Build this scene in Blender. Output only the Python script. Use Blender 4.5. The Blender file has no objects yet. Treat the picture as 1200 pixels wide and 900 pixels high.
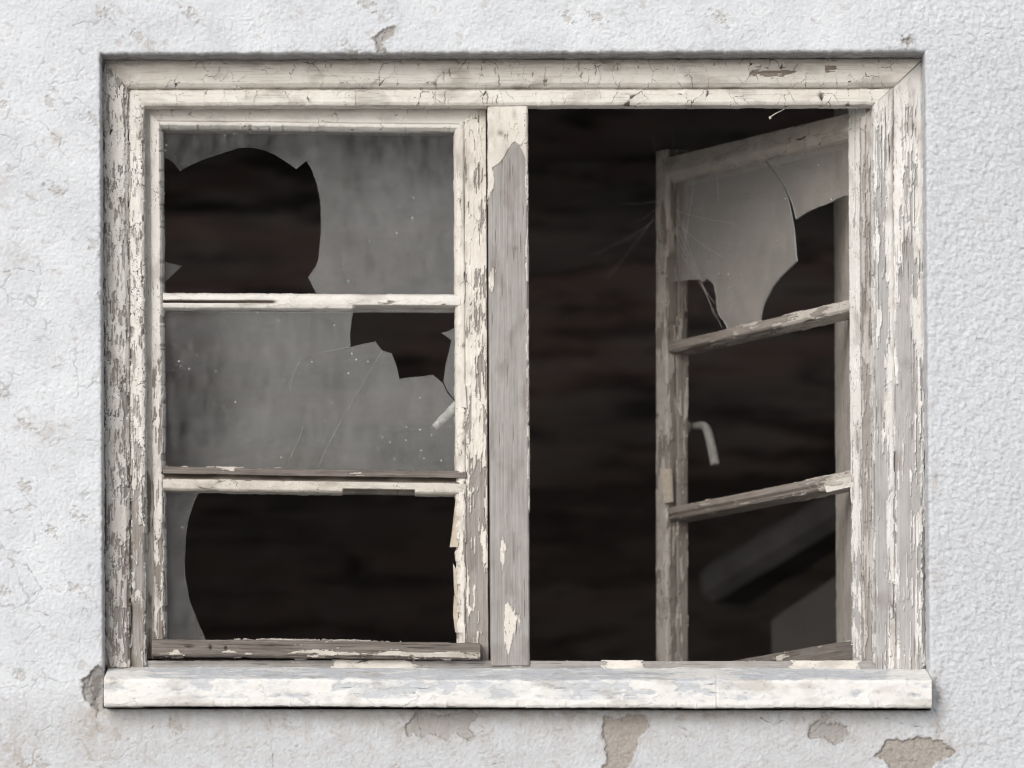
import bpy, bmesh, math, random
import numpy as np
from mathutils import Vector

rng = random.Random(7)
C = bpy.context.scene.collection
scene = bpy.context.scene
R = math.radians

# ------------------------------------------------------------------ measures
S = 0.00125                 # metres of wall per unit of the survey drawing (1200 x 900 units)
D = 6.9                     # camera to wall
ZC = 2.40                   # height of the drawing's middle above the ground
CX = (500 - 600) * S        # camera a little left of the middle
CZ = ZC + (450 - 1150) * S  # eye height
CAM = np.array([CX, -D, CZ])

def pt(px, py, y=0.0):
    """drawing coordinates -> point in the vertical plane at depth y"""
    k = (D + y) / D
    X = (px - 600) * S; Z = ZC + (450 - py) * S
    return np.array([CX + (X - CX) * k, y, CZ + (Z - CZ) * k])

def unpt(P):
    k = D / (D + P[..., 1])
    X = CX + (P[..., 0] - CX) * k; Z = CZ + (P[..., 2] - CZ) * k
    return X / S + 600, 450 - (Z - ZC) / S

def on_plane(px, py, O, n):
    d = pt(px, py, 0.0) - CAM
    t = np.dot(O - CAM, n) / np.dot(d, n)
    return CAM + d * t

# ------------------------------------------------------------------ noise
def _hash(ix, iy, seed):
    h = (ix.astype(np.int64) * 374761393 + iy.astype(np.int64) * 668265263 + seed * 974634777) & 0xFFFFFFFF
    h = ((h ^ (h >> 13)) * 1274126177) & 0xFFFFFFFF
    h = ((h ^ (h >> 16)) * 2246822519) & 0xFFFFFFFF
    return ((h ^ (h >> 15)) & 0xFFFFFF) / float(0xFFFFFF)

def perlin(x, y, seed=0):
    xi = np.floor(x); yi = np.floor(y)
    xf = x - xi; yf = y - yi
    u = xf * xf * xf * (xf * (xf * 6 - 15) + 10); v = yf * yf * yf * (yf * (yf * 6 - 15) + 10)
    def g(ox, oy):
        a = _hash(xi + ox, yi + oy, seed) * 2 * np.pi
        return np.cos(a) * (xf - ox) + np.sin(a) * (yf - oy)
    n0 = g(0, 0) * (1 - u) + g(1, 0) * u
    n1 = g(0, 1) * (1 - u) + g(1, 1) * u
    return (n0 * (1 - v) + n1 * v) * 1.5

def fbm(x, y, seed=0, octv=4, gain=0.5):
    s = 0; a = 1; tot = 0
    for o in range(octv):
        s = s + a * perlin(x * 2 ** o + 17.3 * o, y * 2 ** o - 9.1 * o, seed + 31 * o)
        tot += a; a *= gain
    return s / tot

def voronoi(x, y, seed=0, blocky=0.0):
    xi = np.floor(x); yi = np.floor(y)
    f1 = np.full(x.shape, 9.0); f2 = np.full(x.shape, 9.0); rid = np.zeros(x.shape)
    for ox in (-1, 0, 1):
        for oy in (-1, 0, 1):
            cx = xi + ox; cy = yi + oy
            ddx = cx + _hash(cx, cy, seed) - x; ddy = cy + _hash(cx, cy, seed + 5) - y
            d = np.hypot(ddx, ddy)
            if blocky: d = d * (1 - blocky) + blocky * np.maximum(np.abs(ddx), np.abs(ddy))
            r = _hash(cx, cy, seed + 11)
            near = d < f1
            f2 = np.where(near, f1, np.minimum(f2, d))
            rid = np.where(near, r, rid)
            f1 = np.where(near, d, f1)
    return f1, f2, rid

def ss(x, a, b):
    t = np.clip((x - a) / (b - a), 0, 1)
    return t * t * (3 - 2 * t)

def blob(px, py, cx, cy, rx, ry):
    return np.exp(-(((px - cx) / rx) ** 2 + ((py - cy) / ry) ** 2))

def sd_poly(x, y, poly):
    """signed distance, negative inside"""
    d = np.full(x.shape, 1e9); inside = np.zeros(x.shape, bool)
    n = len(poly)
    for i in range(n):
        x0, y0 = poly[i]; x1, y1 = poly[(i + 1) % n]
        ex, ey = x1 - x0, y1 - y0
        t = np.clip(((x - x0) * ex + (y - y0) * ey) / (ex * ex + ey * ey + 1e-12), 0, 1)
        d = np.minimum(d, np.hypot(x - x0 - t * ex, y - y0 - t * ey))
        if y0 != y1:
            c = ((y0 > y) != (y1 > y)) & (x < (x1 - x0) * (y - y0) / (y1 - y0) + x0)
            inside ^= c
    return np.where(inside, -d, d)

def sd_line(x, y, pts):
    d = np.full(x.shape, 1e9)
    for (x0, y0), (x1, y1) in zip(pts[:-1], pts[1:]):
        ex, ey = x1 - x0, y1 - y0
        t = np.clip(((x - x0) * ex + (y - y0) * ey) / (ex * ex + ey * ey + 1e-12), 0, 1)
        d = np.minimum(d, np.hypot(x - x0 - t * ex, y - y0 - t * ey))
    return d

# ------------------------------------------------------------------ mesh helpers
def link(name, me, parent=None, mat=None):
    o = bpy.data.objects.new(name, me); C.objects.link(o)
    if parent is not None: o.parent = parent
    if mat is not None and me is not None: me.materials.append(mat)
    return o

def np_mesh(name, co, quads, ngons=(), smooth=True, attrs=None):
    me = bpy.data.meshes.new(name)
    co = np.ascontiguousarray(co, dtype=np.float32)
    quads = np.asarray(quads, dtype=np.int32).reshape(-1, 4)
    loops = [quads.ravel()]; starts = [np.arange(len(quads), dtype=np.int32) * 4]
    pos = len(quads) * 4; npoly = len(quads)
    for g in ngons:
        loops.append(np.asarray(g, dtype=np.int32)); starts.append(np.array([pos], dtype=np.int32)); pos += len(g); npoly += 1
    loops = np.concatenate(loops); starts = np.concatenate(starts)
    me.vertices.add(len(co)); me.loops.add(len(loops)); me.polygons.add(npoly)
    me.vertices.foreach_set('co', co.ravel())
    me.loops.foreach_set('vertex_index', loops)
    me.polygons.foreach_set('loop_start', starts)
    sm = np.full(npoly, smooth, dtype=bool); sm[len(quads):] = False
    me.polygons.foreach_set('use_smooth', sm)
    me.update(calc_edges=True)
    if attrs:
        for k, v in attrs.items():
            a = me.attributes.new(k, 'FLOAT', 'POINT')
            a.data.foreach_set('value', np.ascontiguousarray(v, dtype=np.float32).ravel())
    return me

def bm_obj(name, bm, mat, parent=None, smooth=False):
    bmesh.ops.recalc_face_normals(bm, faces=bm.faces)
    me = bpy.data.meshes.new(name); bm.to_mesh(me); bm.free()
    for p in me.polygons: p.use_smooth = smooth
    return link(name, me, parent, mat)

def add_box(bm, lo, hi):
    vs = [bm.verts.new((x, y, z)) for x in (lo[0], hi[0]) for y in (lo[1], hi[1]) for z in (lo[2], hi[2])]
    for f in ((0, 1, 3, 2), (4, 6, 7, 5), (0, 4, 5, 1), (2, 3, 7, 6), (0, 2, 6, 4), (1, 5, 7, 3)):
        bm.faces.new([vs[i] for i in f])

def add_tube(bm, path, radii, seg=10, flat=1.0):
    P = [Vector(p) for p in path]; rings = []
    if not hasattr(radii, '__len__'): radii = [radii] * len(P)
    up = None
    for i, p in enumerate(P):
        t = (P[min(i + 1, len(P) - 1)] - P[max(i - 1, 0)]).normalized()
        if up is None:
            up = t.cross(Vector((0.13, 1, 0.21))).normalized()
        else:
            up = (up - t * up.dot(t)).normalized()
        w = t.cross(up)
        rings.append([bm.verts.new(p + (up * math.cos(a) + w * math.sin(a) * flat) * radii[i])
                      for a in [2 * math.pi * k / seg for k in range(seg)]])
    for a, b in zip(rings[:-1], rings[1:]):
        for k in range(seg):
            bm.faces.new((a[k], a[(k + 1) % seg], b[(k + 1) % seg], b[k]))
    bm.faces.new(rings[0]); bm.faces.new(rings[-1][::-1])

def spline(pts, n=8):
    """Catmull-Rom through 3-D points"""
    P = [np.array(p, float) for p in pts]
    P = [2 * P[0] - P[1]] + P + [2 * P[-1] - P[-2]]
    out = []
    for i in range(1, len(P) - 2):
        for k in range(n):
            t = k / n
            out.append(0.5 * ((2 * P[i]) + (P[i + 1] - P[i - 1]) * t + (2 * P[i - 1] - 5 * P[i] + 4 * P[i + 1] - P[i + 2]) * t * t
                              + (3 * P[i] - P[i - 1] - 3 * P[i + 1] + P[i + 2]) * t ** 3))
    out.append(P[-2])
    return out

def thing(name, label, cat, loc=(0, 0, 0), group=None):
    o = bpy.data.objects.new(name, None); C.objects.link(o)
    o.location = loc; o.empty_display_size = 0.1
    o['label'] = label; o['category'] = cat
    if group: o['group'] = group
    bpy.context.view_layer.update()
    return o

def attach(o, parent):
    o.parent = parent
    o.matrix_parent_inverse = parent.matrix_world.inverted()
    return o

# ------------------------------------------------------------------ materials
class NT:
    def __init__(self, name):
        self.m = bpy.data.materials.new(name); self.m.use_nodes = True
        self.t = self.m.node_tree; self.n = self.t.nodes; self.n.clear()
        self.out = self.n.new('ShaderNodeOutputMaterial')
    def node(self, typ, **kw):
        n = self.n.new(typ)
        for k, v in kw.items(): setattr(n, k, v)
        return n
    def l(self, a, b): self.t.links.new(a, b)
    def attr(self, name):
        n = self.node('ShaderNodeAttribute'); n.attribute_name = name; return n.outputs['Fac']
    def coord(self):
        return self.node('ShaderNodeTexCoord').outputs['Object']
    def noise(self, scale, detail=4, rough=0.55, vec=None, stretch=None, dist=0.0):
        n = self.node('ShaderNodeTexNoise')
        n.inputs['Scale'].default_value = scale; n.inputs['Detail'].default_value = detail
        n.inputs['Roughness'].default_value = rough; n.inputs['Distortion'].default_value = dist
        v = vec or self.coord()
        if stretch:
            mp = self.node('ShaderNodeMapping'); mp.inputs['Scale'].default_value = stretch
            self.l(v, mp.inputs['Vector']); v = mp.outputs['Vector']
        self.l(v, n.inputs['Vector'])
        return n.outputs['Fac']
    def ramp(self, fac, stops):
        n = self.node('ShaderNodeValToRGB'); cr = n.color_ramp
        while len(cr.elements) < len(stops): cr.elements.new(0.5)
        for e, (p, c) in zip(cr.elements, stops):
            e.position = p
            e.color = (c, c, c, 1) if not hasattr(c, '__len__') else (*c, 1)
        self.l(fac, n.inputs['Fac']); return n.outputs['Color']
    def mix(self, fac, a, b, blend='MIX'):
        n = self.node('ShaderNodeMix', data_type='RGBA', blend_type=blend)
        for sock, v in ((n.inputs['Factor'], fac), (n.inputs['A'], a), (n.inputs['B'], b)):
            if hasattr(v, 'is_linked') or hasattr(v, 'links'): self.l(v, sock)
            elif hasattr(v, '__len__'): sock.default_value = (*v, 1)
            else: sock.default_value = v
        # the Mix node keeps one socket set per data type
        return n.outputs['Result']
    def math(self, op, a, b=None):
        n = self.node('ShaderNodeMath', operation=op)
        for i, v in enumerate((a, b)):
            if v is None: continue
            if hasattr(v, 'links'): self.l(v, n.inputs[i])
            else: n.inputs[i].default_value = v
        return n.outputs[0]

def _mix_fix(nt, fac, a, b, blend='MIX'):
    n = nt.node('ShaderNodeMix', data_type='RGBA', blend_type=blend)
    socks = (n.inputs[0], n.inputs[6], n.inputs[7])
    for sock, v in zip(socks, (fac, a, b)):
        if hasattr(v, 'links'): nt.l(v, sock)
        elif hasattr(v, '__len__'): sock.default_value = (*v, 1)
        else: sock.default_value = v
    return n.outputs[2]
NT.mix = _mix_fix

def principled(nt, col, rough=0.8, bump=None, bstr=0.3, bdist=0.001, spec=0.3, metal=0.0):
    p = nt.node('ShaderNodeBsdfPrincipled')
    if hasattr(col, 'links'): nt.l(col, p.inputs['Base Color'])
    else: p.inputs['Base Color'].default_value = (*col, 1)
    if hasattr(rough, 'links'): nt.l(rough, p.inputs['Roughness'])
    else: p.inputs['Roughness'].default_value = rough
    p.inputs['Specular IOR Level'].default_value = spec
    p.inputs['Metallic'].default_value = metal
    if bump is not None:
        b = nt.node('ShaderNodeBump'); b.inputs['Strength'].default_value = bstr; b.inputs['Distance'].default_value = bdist
        nt.l(bump, b.inputs['Height']); nt.l(b.outputs[0], p.inputs['Normal'])
    nt.l(p.outputs[0], nt.out.inputs['Surface'])
    return nt.m

def painted_wood(name, paint, paint2, woodA, woodB, crack_shade_c=(0.035, 0.028, 0.022), dirt_shade_c=(0.16, 0.13, 0.105)):
    nt = NT(name)
    wood = nt.mix(nt.attr('tone'), woodA, woodB)
    n1 = nt.noise(26, 5, 0.6)
    pc = nt.mix(nt.ramp(n1, [(0.35, 0.0), (0.65, 1.0)]), paint, paint2)
    n2 = nt.noise(420, 3, 0.6)
    pc = nt.mix(nt.ramp(n2, [(0.62, 0.0), (0.75, 0.35)]), pc, dirt_shade_c)
    c = nt.mix(nt.attr('paint'), wood, pc)
    c = nt.mix(nt.attr('crack_shade'), c, crack_shade_c)
    c = nt.mix(nt.attr('dirt_shade'), c, dirt_shade_c)
    return principled(nt, c, 0.72, nt.noise(330, 2, 0.6), 0.45, 0.0008, 0.25)

GREY_A, GREY_B = (0.33, 0.30, 0.285), (0.155, 0.135, 0.125)
M_head = painted_wood('cream_flaking_paint', (0.765, 0.735, 0.69), (0.70, 0.66, 0.605), (0.36, 0.31, 0.27), (0.19, 0.16, 0.13))
M_jamb = painted_wood('grey_flaking_paint', (0.76, 0.74, 0.71), (0.69, 0.665, 0.63), (0.46, 0.435, 0.415), (0.26, 0.24, 0.225))
M_right = painted_wood('white_flaking_paint', (0.77, 0.76, 0.745), (0.70, 0.68, 0.655), (0.50, 0.49, 0.485), (0.33, 0.32, 0.315))
M_mull = painted_wood('bare_weathered_wood', (0.76, 0.72, 0.665), (0.66, 0.62, 0.565), (0.44, 0.42, 0.41), (0.25, 0.235, 0.225))
M_sash = painted_wood('cream_sash_paint', (0.76, 0.74, 0.705), (0.70, 0.67, 0.63), (0.38, 0.34, 0.31), (0.19, 0.165, 0.145))
M_stile = painted_wood('worn_white_sash_paint', (0.77, 0.735, 0.68), (0.69, 0.65, 0.595), (0.42, 0.39, 0.37), (0.22, 0.20, 0.185))
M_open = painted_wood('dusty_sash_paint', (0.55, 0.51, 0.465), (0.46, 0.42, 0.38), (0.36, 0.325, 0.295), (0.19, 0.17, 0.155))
M_weather = painted_wood('rotten_grey_wood', (0.66, 0.62, 0.56), (0.52, 0.48, 0.43), (0.27, 0.24, 0.22), (0.065, 0.055, 0.048))
M_sill = painted_wood('white_over_blue_sill_paint', (0.86, 0.858, 0.848), (0.82, 0.81, 0.79), (0.66, 0.69, 0.735), (0.55, 0.575, 0.615), dirt_shade_c=(0.30, 0.27, 0.23))

def wall_mat():
    nt = NT('rough_white_render')
    n1 = nt.noise(3.2, 5, 0.6); n2 = nt.noise(60, 4, 0.6)
    c = nt.mix(nt.ramp(n1, [(0.3, 0.0), (0.7, 1.0)]), (0.645, 0.675, 0.72), (0.585, 0.61, 0.65))
    c = nt.mix(nt.ramp(nt.noise(170, 2, 0.6), [(0.45, 0.0), (0.72, 0.6)]), nt.mix(nt.ramp(n2, [(0.35, 0.0), (0.7, 0.35)]), c, (0.495, 0.51, 0.535)), (0.49, 0.50, 0.51))
    c = nt.mix(nt.attr('pale'), c, (0.705, 0.73, 0.765))
    c = nt.mix(nt.attr('stain'), c, (0.40, 0.355, 0.32))
    n3 = nt.noise(190, 4, 0.65)
    bare = nt.mix(nt.ramp(n3, [(0.3, 0.0), (0.7, 1.0)]), (0.43, 0.395, 0.365), (0.31, 0.285, 0.262))
    bare = nt.mix(nt.attr('grey'), bare, (0.38, 0.365, 0.355))
    c = nt.mix(nt.attr('bare'), c, bare)
    c = nt.mix(nt.attr('crack_shade'), c, (0.10, 0.085, 0.075))
    return principled(nt, c, 0.9, nt.noise(210, 2, 0.5), 0.7, 0.0022, 0.15)
M_wall = wall_mat()

def plain(name, c1, c2, scale, rough=0.85, bstr=0.3, stretch=None, spec=0.2):
    nt = NT(name)
    c = nt.mix(nt.ramp(nt.noise(scale, 5, 0.6, stretch=stretch), [(0.3, 0.0), (0.7, 1.0)]), c1, c2)
    return principled(nt, c, rough, nt.noise(scale * 8, 4, 0.6, stretch=stretch), bstr, 0.002, spec)

def masonry_mat():
    nt = NT('sooty_shaded_masonry')
    c = nt.ramp(nt.attr('hue'), [(0.0, (0.34, 0.305, 0.285)), (0.4, (0.48, 0.42, 0.39)), (0.62, (0.62, 0.43, 0.38)), (0.8, (0.64, 0.58, 0.54)), (1.0, (0.62, 0.37, 0.315))])
    c = nt.mix(nt.attr('soot_shade'), c, (0.105, 0.088, 0.082))
    return principled(nt, c, 0.9, nt.noise(30, 4, 0.6), 0.4, 0.004, 0.2)

def glass_mat(name, dirt_lo, dirt_hi, dirt_col, refl=0.05, tint=(0.95, 0.95, 0.95)):
    nt = NT(name)
    tr = nt.node('ShaderNodeBsdfTransparent'); tr.inputs[0].default_value = (*tint, 1)
    gl = nt.node('ShaderNodeBsdfGlossy'); gl.inputs['Roughness'].default_value = 0.06
    gl.inputs['Color'].default_value = (0.97, 0.985, 1.0, 1)
    lw = nt.node('ShaderNodeLayerWeight'); lw.inputs['Blend'].default_value = 0.5
    p5 = nt.math('POWER', lw.outputs['Facing'], 5.0)
    fr = nt.math('ADD', nt.math('MULTIPLY', p5, 0.9), refl)
    mx = nt.node('ShaderNodeMixShader'); nt.l(fr, mx.inputs[0]); nt.l(tr.outputs[0], mx.inputs[1]); nt.l(gl.outputs[0], mx.inputs[2])
    df = nt.node('ShaderNodeBsdfDiffuse')
    nA = nt.noise(9, 5, 0.6); nB = nt.noise(38, 5, 0.7, stretch=(1.6, 1.6, 0.55)); nC = nt.noise(330, 3, 0.6)
    vo = nt.node('ShaderNodeTexVoronoi'); vo.inputs['Scale'].default_value = 55; nt.l(nt.coord(), vo.inputs['Vector'])
    spots = nt.ramp(vo.outputs['Distance'], [(0.05, 1.0), (0.11, 0.0)])
    vo2 = nt.node('ShaderNodeTexVoronoi'); vo2.inputs['Scale'].default_value = 130; nt.l(nt.coord(), vo2.inputs['Vector'])
    spots2 = nt.ramp(vo2.outputs['Distance'], [(0.08, 0.4), (0.16, 0.0)])
    sel = nt.ramp(nt.noise(14, 3, 0.5), [(0.5, 0.0), (0.6, 1.0)])
    d = nt.math('ADD', nt.math('MULTIPLY', nA, 0.5), nt.math('MULTIPLY', nB, 0.5))
    d = nt.ramp(d, [(0.38, dirt_lo), (0.64, dirt_hi)])
    d = nt.math('MULTIPLY', d, nt.math('ADD', nt.math('MULTIPLY', nC, 0.5), 0.75))
    d = nt.math('ADD', d, nt.math('MULTIPLY', nt.math('MAXIMUM', spots, spots2), nt.math('MULTIPLY', sel, 0.55)))
    nt.l(nt.mix(nt.math('MULTIPLY', spots, sel), dirt_col, (0.75, 0.75, 0.73)), df.inputs['Color'])
    m2 = nt.node('ShaderNodeMixShader'); nt.l(d, m2.inputs[0]); nt.l(mx.outputs[0], m2.inputs[1]); nt.l(df.outputs[0], m2.inputs[2])
    nt.l(m2.outputs[0], nt.out.inputs['Surface'])
    return nt.m
M_glass = glass_mat('dusty_glass', 0.0, 0.125, (0.42, 0.42, 0.425), refl=0.034)
M_glass_open = glass_mat('grimy_glass', 0.22, 0.42, (0.48, 0.445, 0.41), refl=0.04)
M_edge = plain('pale_glass_edge', (0.45, 0.47, 0.46), (0.34, 0.36, 0.35), 60, 0.4)
M_handle = plain('chipped_white_handle_paint', (0.60, 0.595, 0.58), (0.30, 0.29, 0.28), 110, 0.55)
M_handle_dull = plain('dull_grey_handle_metal', (0.27, 0.262, 0.25), (0.16, 0.155, 0.148), 110, 0.5)
M_nail = plain('white_painted_nail', (0.62, 0.60, 0.56), (0.42, 0.38, 0.33), 200, 0.6)
M_flake = plain('loose_cream_flake', (0.55, 0.49, 0.41), (0.42, 0.36, 0.30), 120, 0.8)
M_white_flake = plain('loose_white_flake', (0.74, 0.71, 0.66), (0.62, 0.58, 0.53), 120, 0.8)
M_web = plain('dusty_silk', (0.50, 0.48, 0.46), (0.40, 0.38, 0.36), 50, 0.7)

# ------------------------------------------------------------------ flaking board
def field(T, A, seed, wear, cell, kr, kf, grain=(0.09, 0.0045), warp=0.35, soft=0.035, camt=1.0, thick=1.0):
    """T along the grain, A across it (metres). Returns paint, crack, tone, height in metres"""
    w1 = fbm(T / 0.03, A / 0.012, seed + 3, 3); w2 = fbm(T / 0.03, A / 0.012, seed + 4, 3)
    f1, f2, rid = voronoi(T / cell[0] + warp * w1, A / cell[1] + warp * w2, seed, 0.85)
    e = f2 - f1
    g = fbm(T / grain[0], A / grain[1], seed + 20, 4, 0.6)
    lo = fbm(T / 0.06, A / 0.03, seed + 40, 3)
    fine = fbm(T / 0.006, A / 0.0025, seed + 60, 2)
    q = wear + kr * (rid - 0.5) + kf * g + 0.55 * lo + 0.10 * fine
    paint = ss(-q, -0.4 * soft, soft)
    clev = ss(fbm(T / 0.05, A / 0.04, seed + 70, 2), -0.25, 0.2) * ss(-q, 0.0, 0.12)
    cwid = 0.030 + 0.035 * fbm(T / 0.02, A / 0.02, seed + 75, 2)
    cr = ss(cwid - e, 0.0, 0.03) * clev * camt
    grit = fbm(T / 0.0035, A / 0.0028, seed + 95, 3, 0.7)
    rim = np.exp(-((q + 0.05) / 0.10) ** 2) * paint            # curled lip next to bare wood
    curl = np.exp(-e / 0.13) * (0.3 + rid) * clev
    tone = np.clip(0.5 + 0.75 * fbm(T / 0.16, A / 0.0021, seed + 80, 4, 0.65) + 0.30 * fbm(T / 0.05, A / 0.02, seed + 90, 3), 0, 1)
    hgt = paint * thick * (0.0009 + 0.0008 * curl + 0.0006 * rim + 0.0005 * (rid - 0.5) + 0.00045 * lo + 0.00022 * grit) + (1 - paint) * (0.0006 * g - 0.0003 - 0.0006 * ss(tone, 0.55, 0.95)) - 0.0012 * cr
    under = np.exp(-((q - 0.05) / 0.05) ** 2) * (1 - paint)
    chk = ss(fbm(T / 0.11, A / 0.0017, seed + 110, 3, 0.6), 0.36, 0.52) * (1 - paint)
    hgt = hgt - 0.0011 * chk
    crack_shade = np.clip(cr * 0.85 + 0.7 * chk + 0.18 * under, 0, 0.95)
    return paint, crack_shade, tone, hgt

def board(name, parent, A, B, across, out, prof, mat, wear=-0.4, seed=1, cell=(0.03, 0.012), kr=0.5, kf=0.6,
          miter=(0, 0), res=0.00105, soft=0.035, camt=1.0, thick=1.0, warp=0.35, dirt_shade=None, hfun=None, amp=1.0, wob=0.0008, grain=(0.09, 0.0045)):
    """Sweep a closed profile [(a, b, dense)] (drawing units) from A to B; dense sides carry flakes and grain."""
    A = np.array(A, float); B = np.array(B, float)
    L = np.linalg.norm(B - A); t = (B - A) / L
    ac = np.array(across, float); ac -= t * np.dot(ac, t); ac /= np.linalg.norm(ac)
    ou = np.array(out, float); ou -= t * np.dot(ou, t) + ac * np.dot(ou, ac); ou /= np.linalg.norm(ou)
    P = [(a * S, b * S, d) for a, b, d in prof]
    pa, pb, dn = [], [], []
    for i, (a, b, d) in enumerate(P):
        a2, b2, _ = P[(i + 1) % len(P)]
        n = max(1, int(math.ceil(math.hypot(a2 - a, b2 - b) / res))) if d else 1
        for k in range(n):
            pa.append(a + (a2 - a) * k / n); pb.append(b + (b2 - b) * k / n); dn.append(1.0 if d else 0.0)
    pa = np.array(pa); pb = np.array(pb); dn = np.array(dn)
    area = 0.5 * np.sum(pa * np.roll(pb, -1) - np.roll(pa, -1) * pb)
    if area < 0: pa, pb, dn = pa[::-1], pb[::-1], np.roll(dn[::-1], -1)
    ta = np.roll(pa, -1) - np.roll(pa, 1); tb = np.roll(pb, -1) - np.roll(pb, 1)
    ln = np.hypot(ta, tb) + 1e-12
    na, nb = tb / ln, -ta / ln
    for _ in range(2):
        na = (np.roll(na, 1) + 2 * na + np.roll(na, -1)) / 4; nb = (np.roll(nb, 1) + 2 * nb + np.roll(nb, -1)) / 4
    dens = np.minimum(dn, np.roll(dn, 1))
    seg = np.hypot(np.diff(pa), np.diff(pb)); arc = np.concatenate([[0], np.cumsum(seg)])
    nT = max(4, int(math.ceil(L / res)) + 1)
    tau = np.linspace(0, 1, nT)[:, None]
    t0 = miter[0] * pa[None, :]; t1 = L - miter[1] * pa[None, :]
    T = t0 + (t1 - t0) * tau
    ARC = np.broadcast_to(arc[None, :], T.shape)
    pos = A + T[..., None] * t + pa[None, :, None] * ac + pb[None, :, None] * ou
    PX, PY = unpt(pos)
    w = wear(PX, PY, T / L, pa[None, :] / S + 0 * T, pb[None, :] / S + 0 * T) if callable(wear) else np.full(T.shape, wear)
    paint, crack_shade, tone, h = field(T + seed * 3.7, ARC + seed * 1.3, seed, w, cell, kr, kf, grain, warp, soft, camt, thick)
    h = h * amp + 0.0007 * fbm(T / 0.018 + seed, ARC / 0.014, seed + 400, 3, 0.6) * (wob > 0)
    if hfun is not None:
        dh, dp = hfun(PX, PY, T / L, pa[None, :] / S + 0 * T, pb[None, :] / S + 0 * T)
        h = h + dh
        if dp is not None: paint = paint * (1 - dp); crack_shade = np.maximum(crack_shade, dp * 0.95)  # slots darkened too: groove shade put into the colour
    N = na[None, :, None] * ac + nb[None, :, None] * ou
    pos = pos + N * (h * dens[None, :])[..., None]
    bend = fbm(T[:, :1] / 0.35 + seed, T[:, :1] * 0 + 0.5, seed + 7, 2) * wob + 0.5 * wob * fbm(T[:, :1] / 0.025 + seed, T[:, :1] * 0 + 0.5, seed + 8, 3, 0.6)
    pos = pos + bend[..., None] * ac
    dd = 0.35 * ss(fbm(T / 0.07, ARC / 0.03, seed + 300, 4), 0.05, 0.5)
    if dirt_shade is not None: dd = np.clip(dd + dirt_shade(PX, PY, T / L, pa[None, :] / S + 0 * T, pb[None, :] / S + 0 * T), 0, 0.92)
    nP = len(pa)
    i = np.arange(nT - 1)[:, None] * nP; j = np.arange(nP)[None, :]; j2 = (j + 1) % nP
    q = np.stack([i + j, i + j2, i + nP + j2, i + nP + j], -1).reshape(-1, 4)
    # orientation: t x across = out ?  flip if the frame is left-handed
    hand = np.dot(np.cross(ac, ou), t)
    if hand < 0: q = q[:, ::-1]
    caps = [list(range(nP)), list(range((nT - 1) * nP, nT * nP))]
    if hand > 0: caps[0] = caps[0][::-1]
    else: caps[1] = caps[1][::-1]
    me = np_mesh(name, pos.reshape(-1, 3), q, caps, True,
                 dict(paint=paint, crack_shade=crack_shade, tone=tone, dirt_shade=dd + 0 * T))
    o = link(name, me, None, mat)
    if parent is not None: attach(o, parent)
    return o

# ------------------------------------------------------------------ the rendered wall
OX0, OX1, OY0, OY1 = 118, 1090, 60, 831
def axis(a, o0, o1, b):
    fine0, fine1 = (-12, 1212) if b > 1300 else (-12, 912)
    left = np.arange(a, fine0, 4.0); mid1 = np.linspace(fine0, o0, int(o0 - fine0) + 1)
    mid2 = np.linspace(o0, o1, int((o1 - o0)) + 1)[1:]
    mid3 = np.linspace(o1, fine1, int(fine1 - o1) + 1)[1:]
    right = np.arange(fine1 + 4.0, b + 0.1, 4.0)
    return np.concatenate([left, mid1, mid2, mid3, right])
gx = axis(-412, OX0, OX1, 1612); gy = axis(-312, OY0, OY1, 1212)
GX, GY = np.meshgrid(gx, gy)

PATCH_BROWN = [
    [(706, 838), (714, 837), (717, 842), (730, 840), (741, 835), (757, 838), (758, 850), (747, 862), (745, 878), (738, 890), (733, 905), (704, 905), (711, 886), (709, 872), (702, 864), (705, 850)],
    [(1024, 884), (1036, 867), (1052, 865), (1072, 862), (1092, 864), (1110, 871), (1119, 879), (1112, 886), (1095, 890), (1083, 905), (1048, 905), (1036, 890)],
]
PATCH_GREY = [
    [(945, 850), (957, 841), (967, 847), (978, 843), (990, 849), (993, 860), (985, 867), (975, 871), (962, 865), (947, 862)],
    [(471, 852), (480, 842), (487, 833), (510, 836), (530, 834), (551, 830), (557, 838), (548, 850), (552, 862), (545, 868), (534, 856), (522, 866), (508, 858), (492, 862), (483, 858), (477, 862)],
    [(93, 806), (104, 786), (121, 780), (123, 832), (112, 834), (106, 822), (97, 818)],
    [(446, 60), (440, 44), (452, 32), (468, 30), (462, 40), (450, 50), (452, 60)],
    [(1060, 48), (1072, 42), (1078, 50), (1070, 54)],
]
STAINS = [(110, 850, 10, 12), (112, 842, 9, 10), (66, 160, 12, 9), (38, 230, 7, 6), (4, 214, 10, 10), (24, 300, 14, 10), (178, 52, 12, 8), (180, 58, 4, 3), (60, 505, 20, 12), (10, 885, 18, 22), (1092, 480, 6, 14),
          (1096, 560, 6, 22), (1098, 670, 6, 30), (1096, 800, 10, 20), (1100, 840, 9, 30), (505, 850, 60, 16), (650, 836, 300, 9), (282, 872, 5, 4), (1090, 870, 60, 18), (110, 850, 26, 40)]
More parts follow.
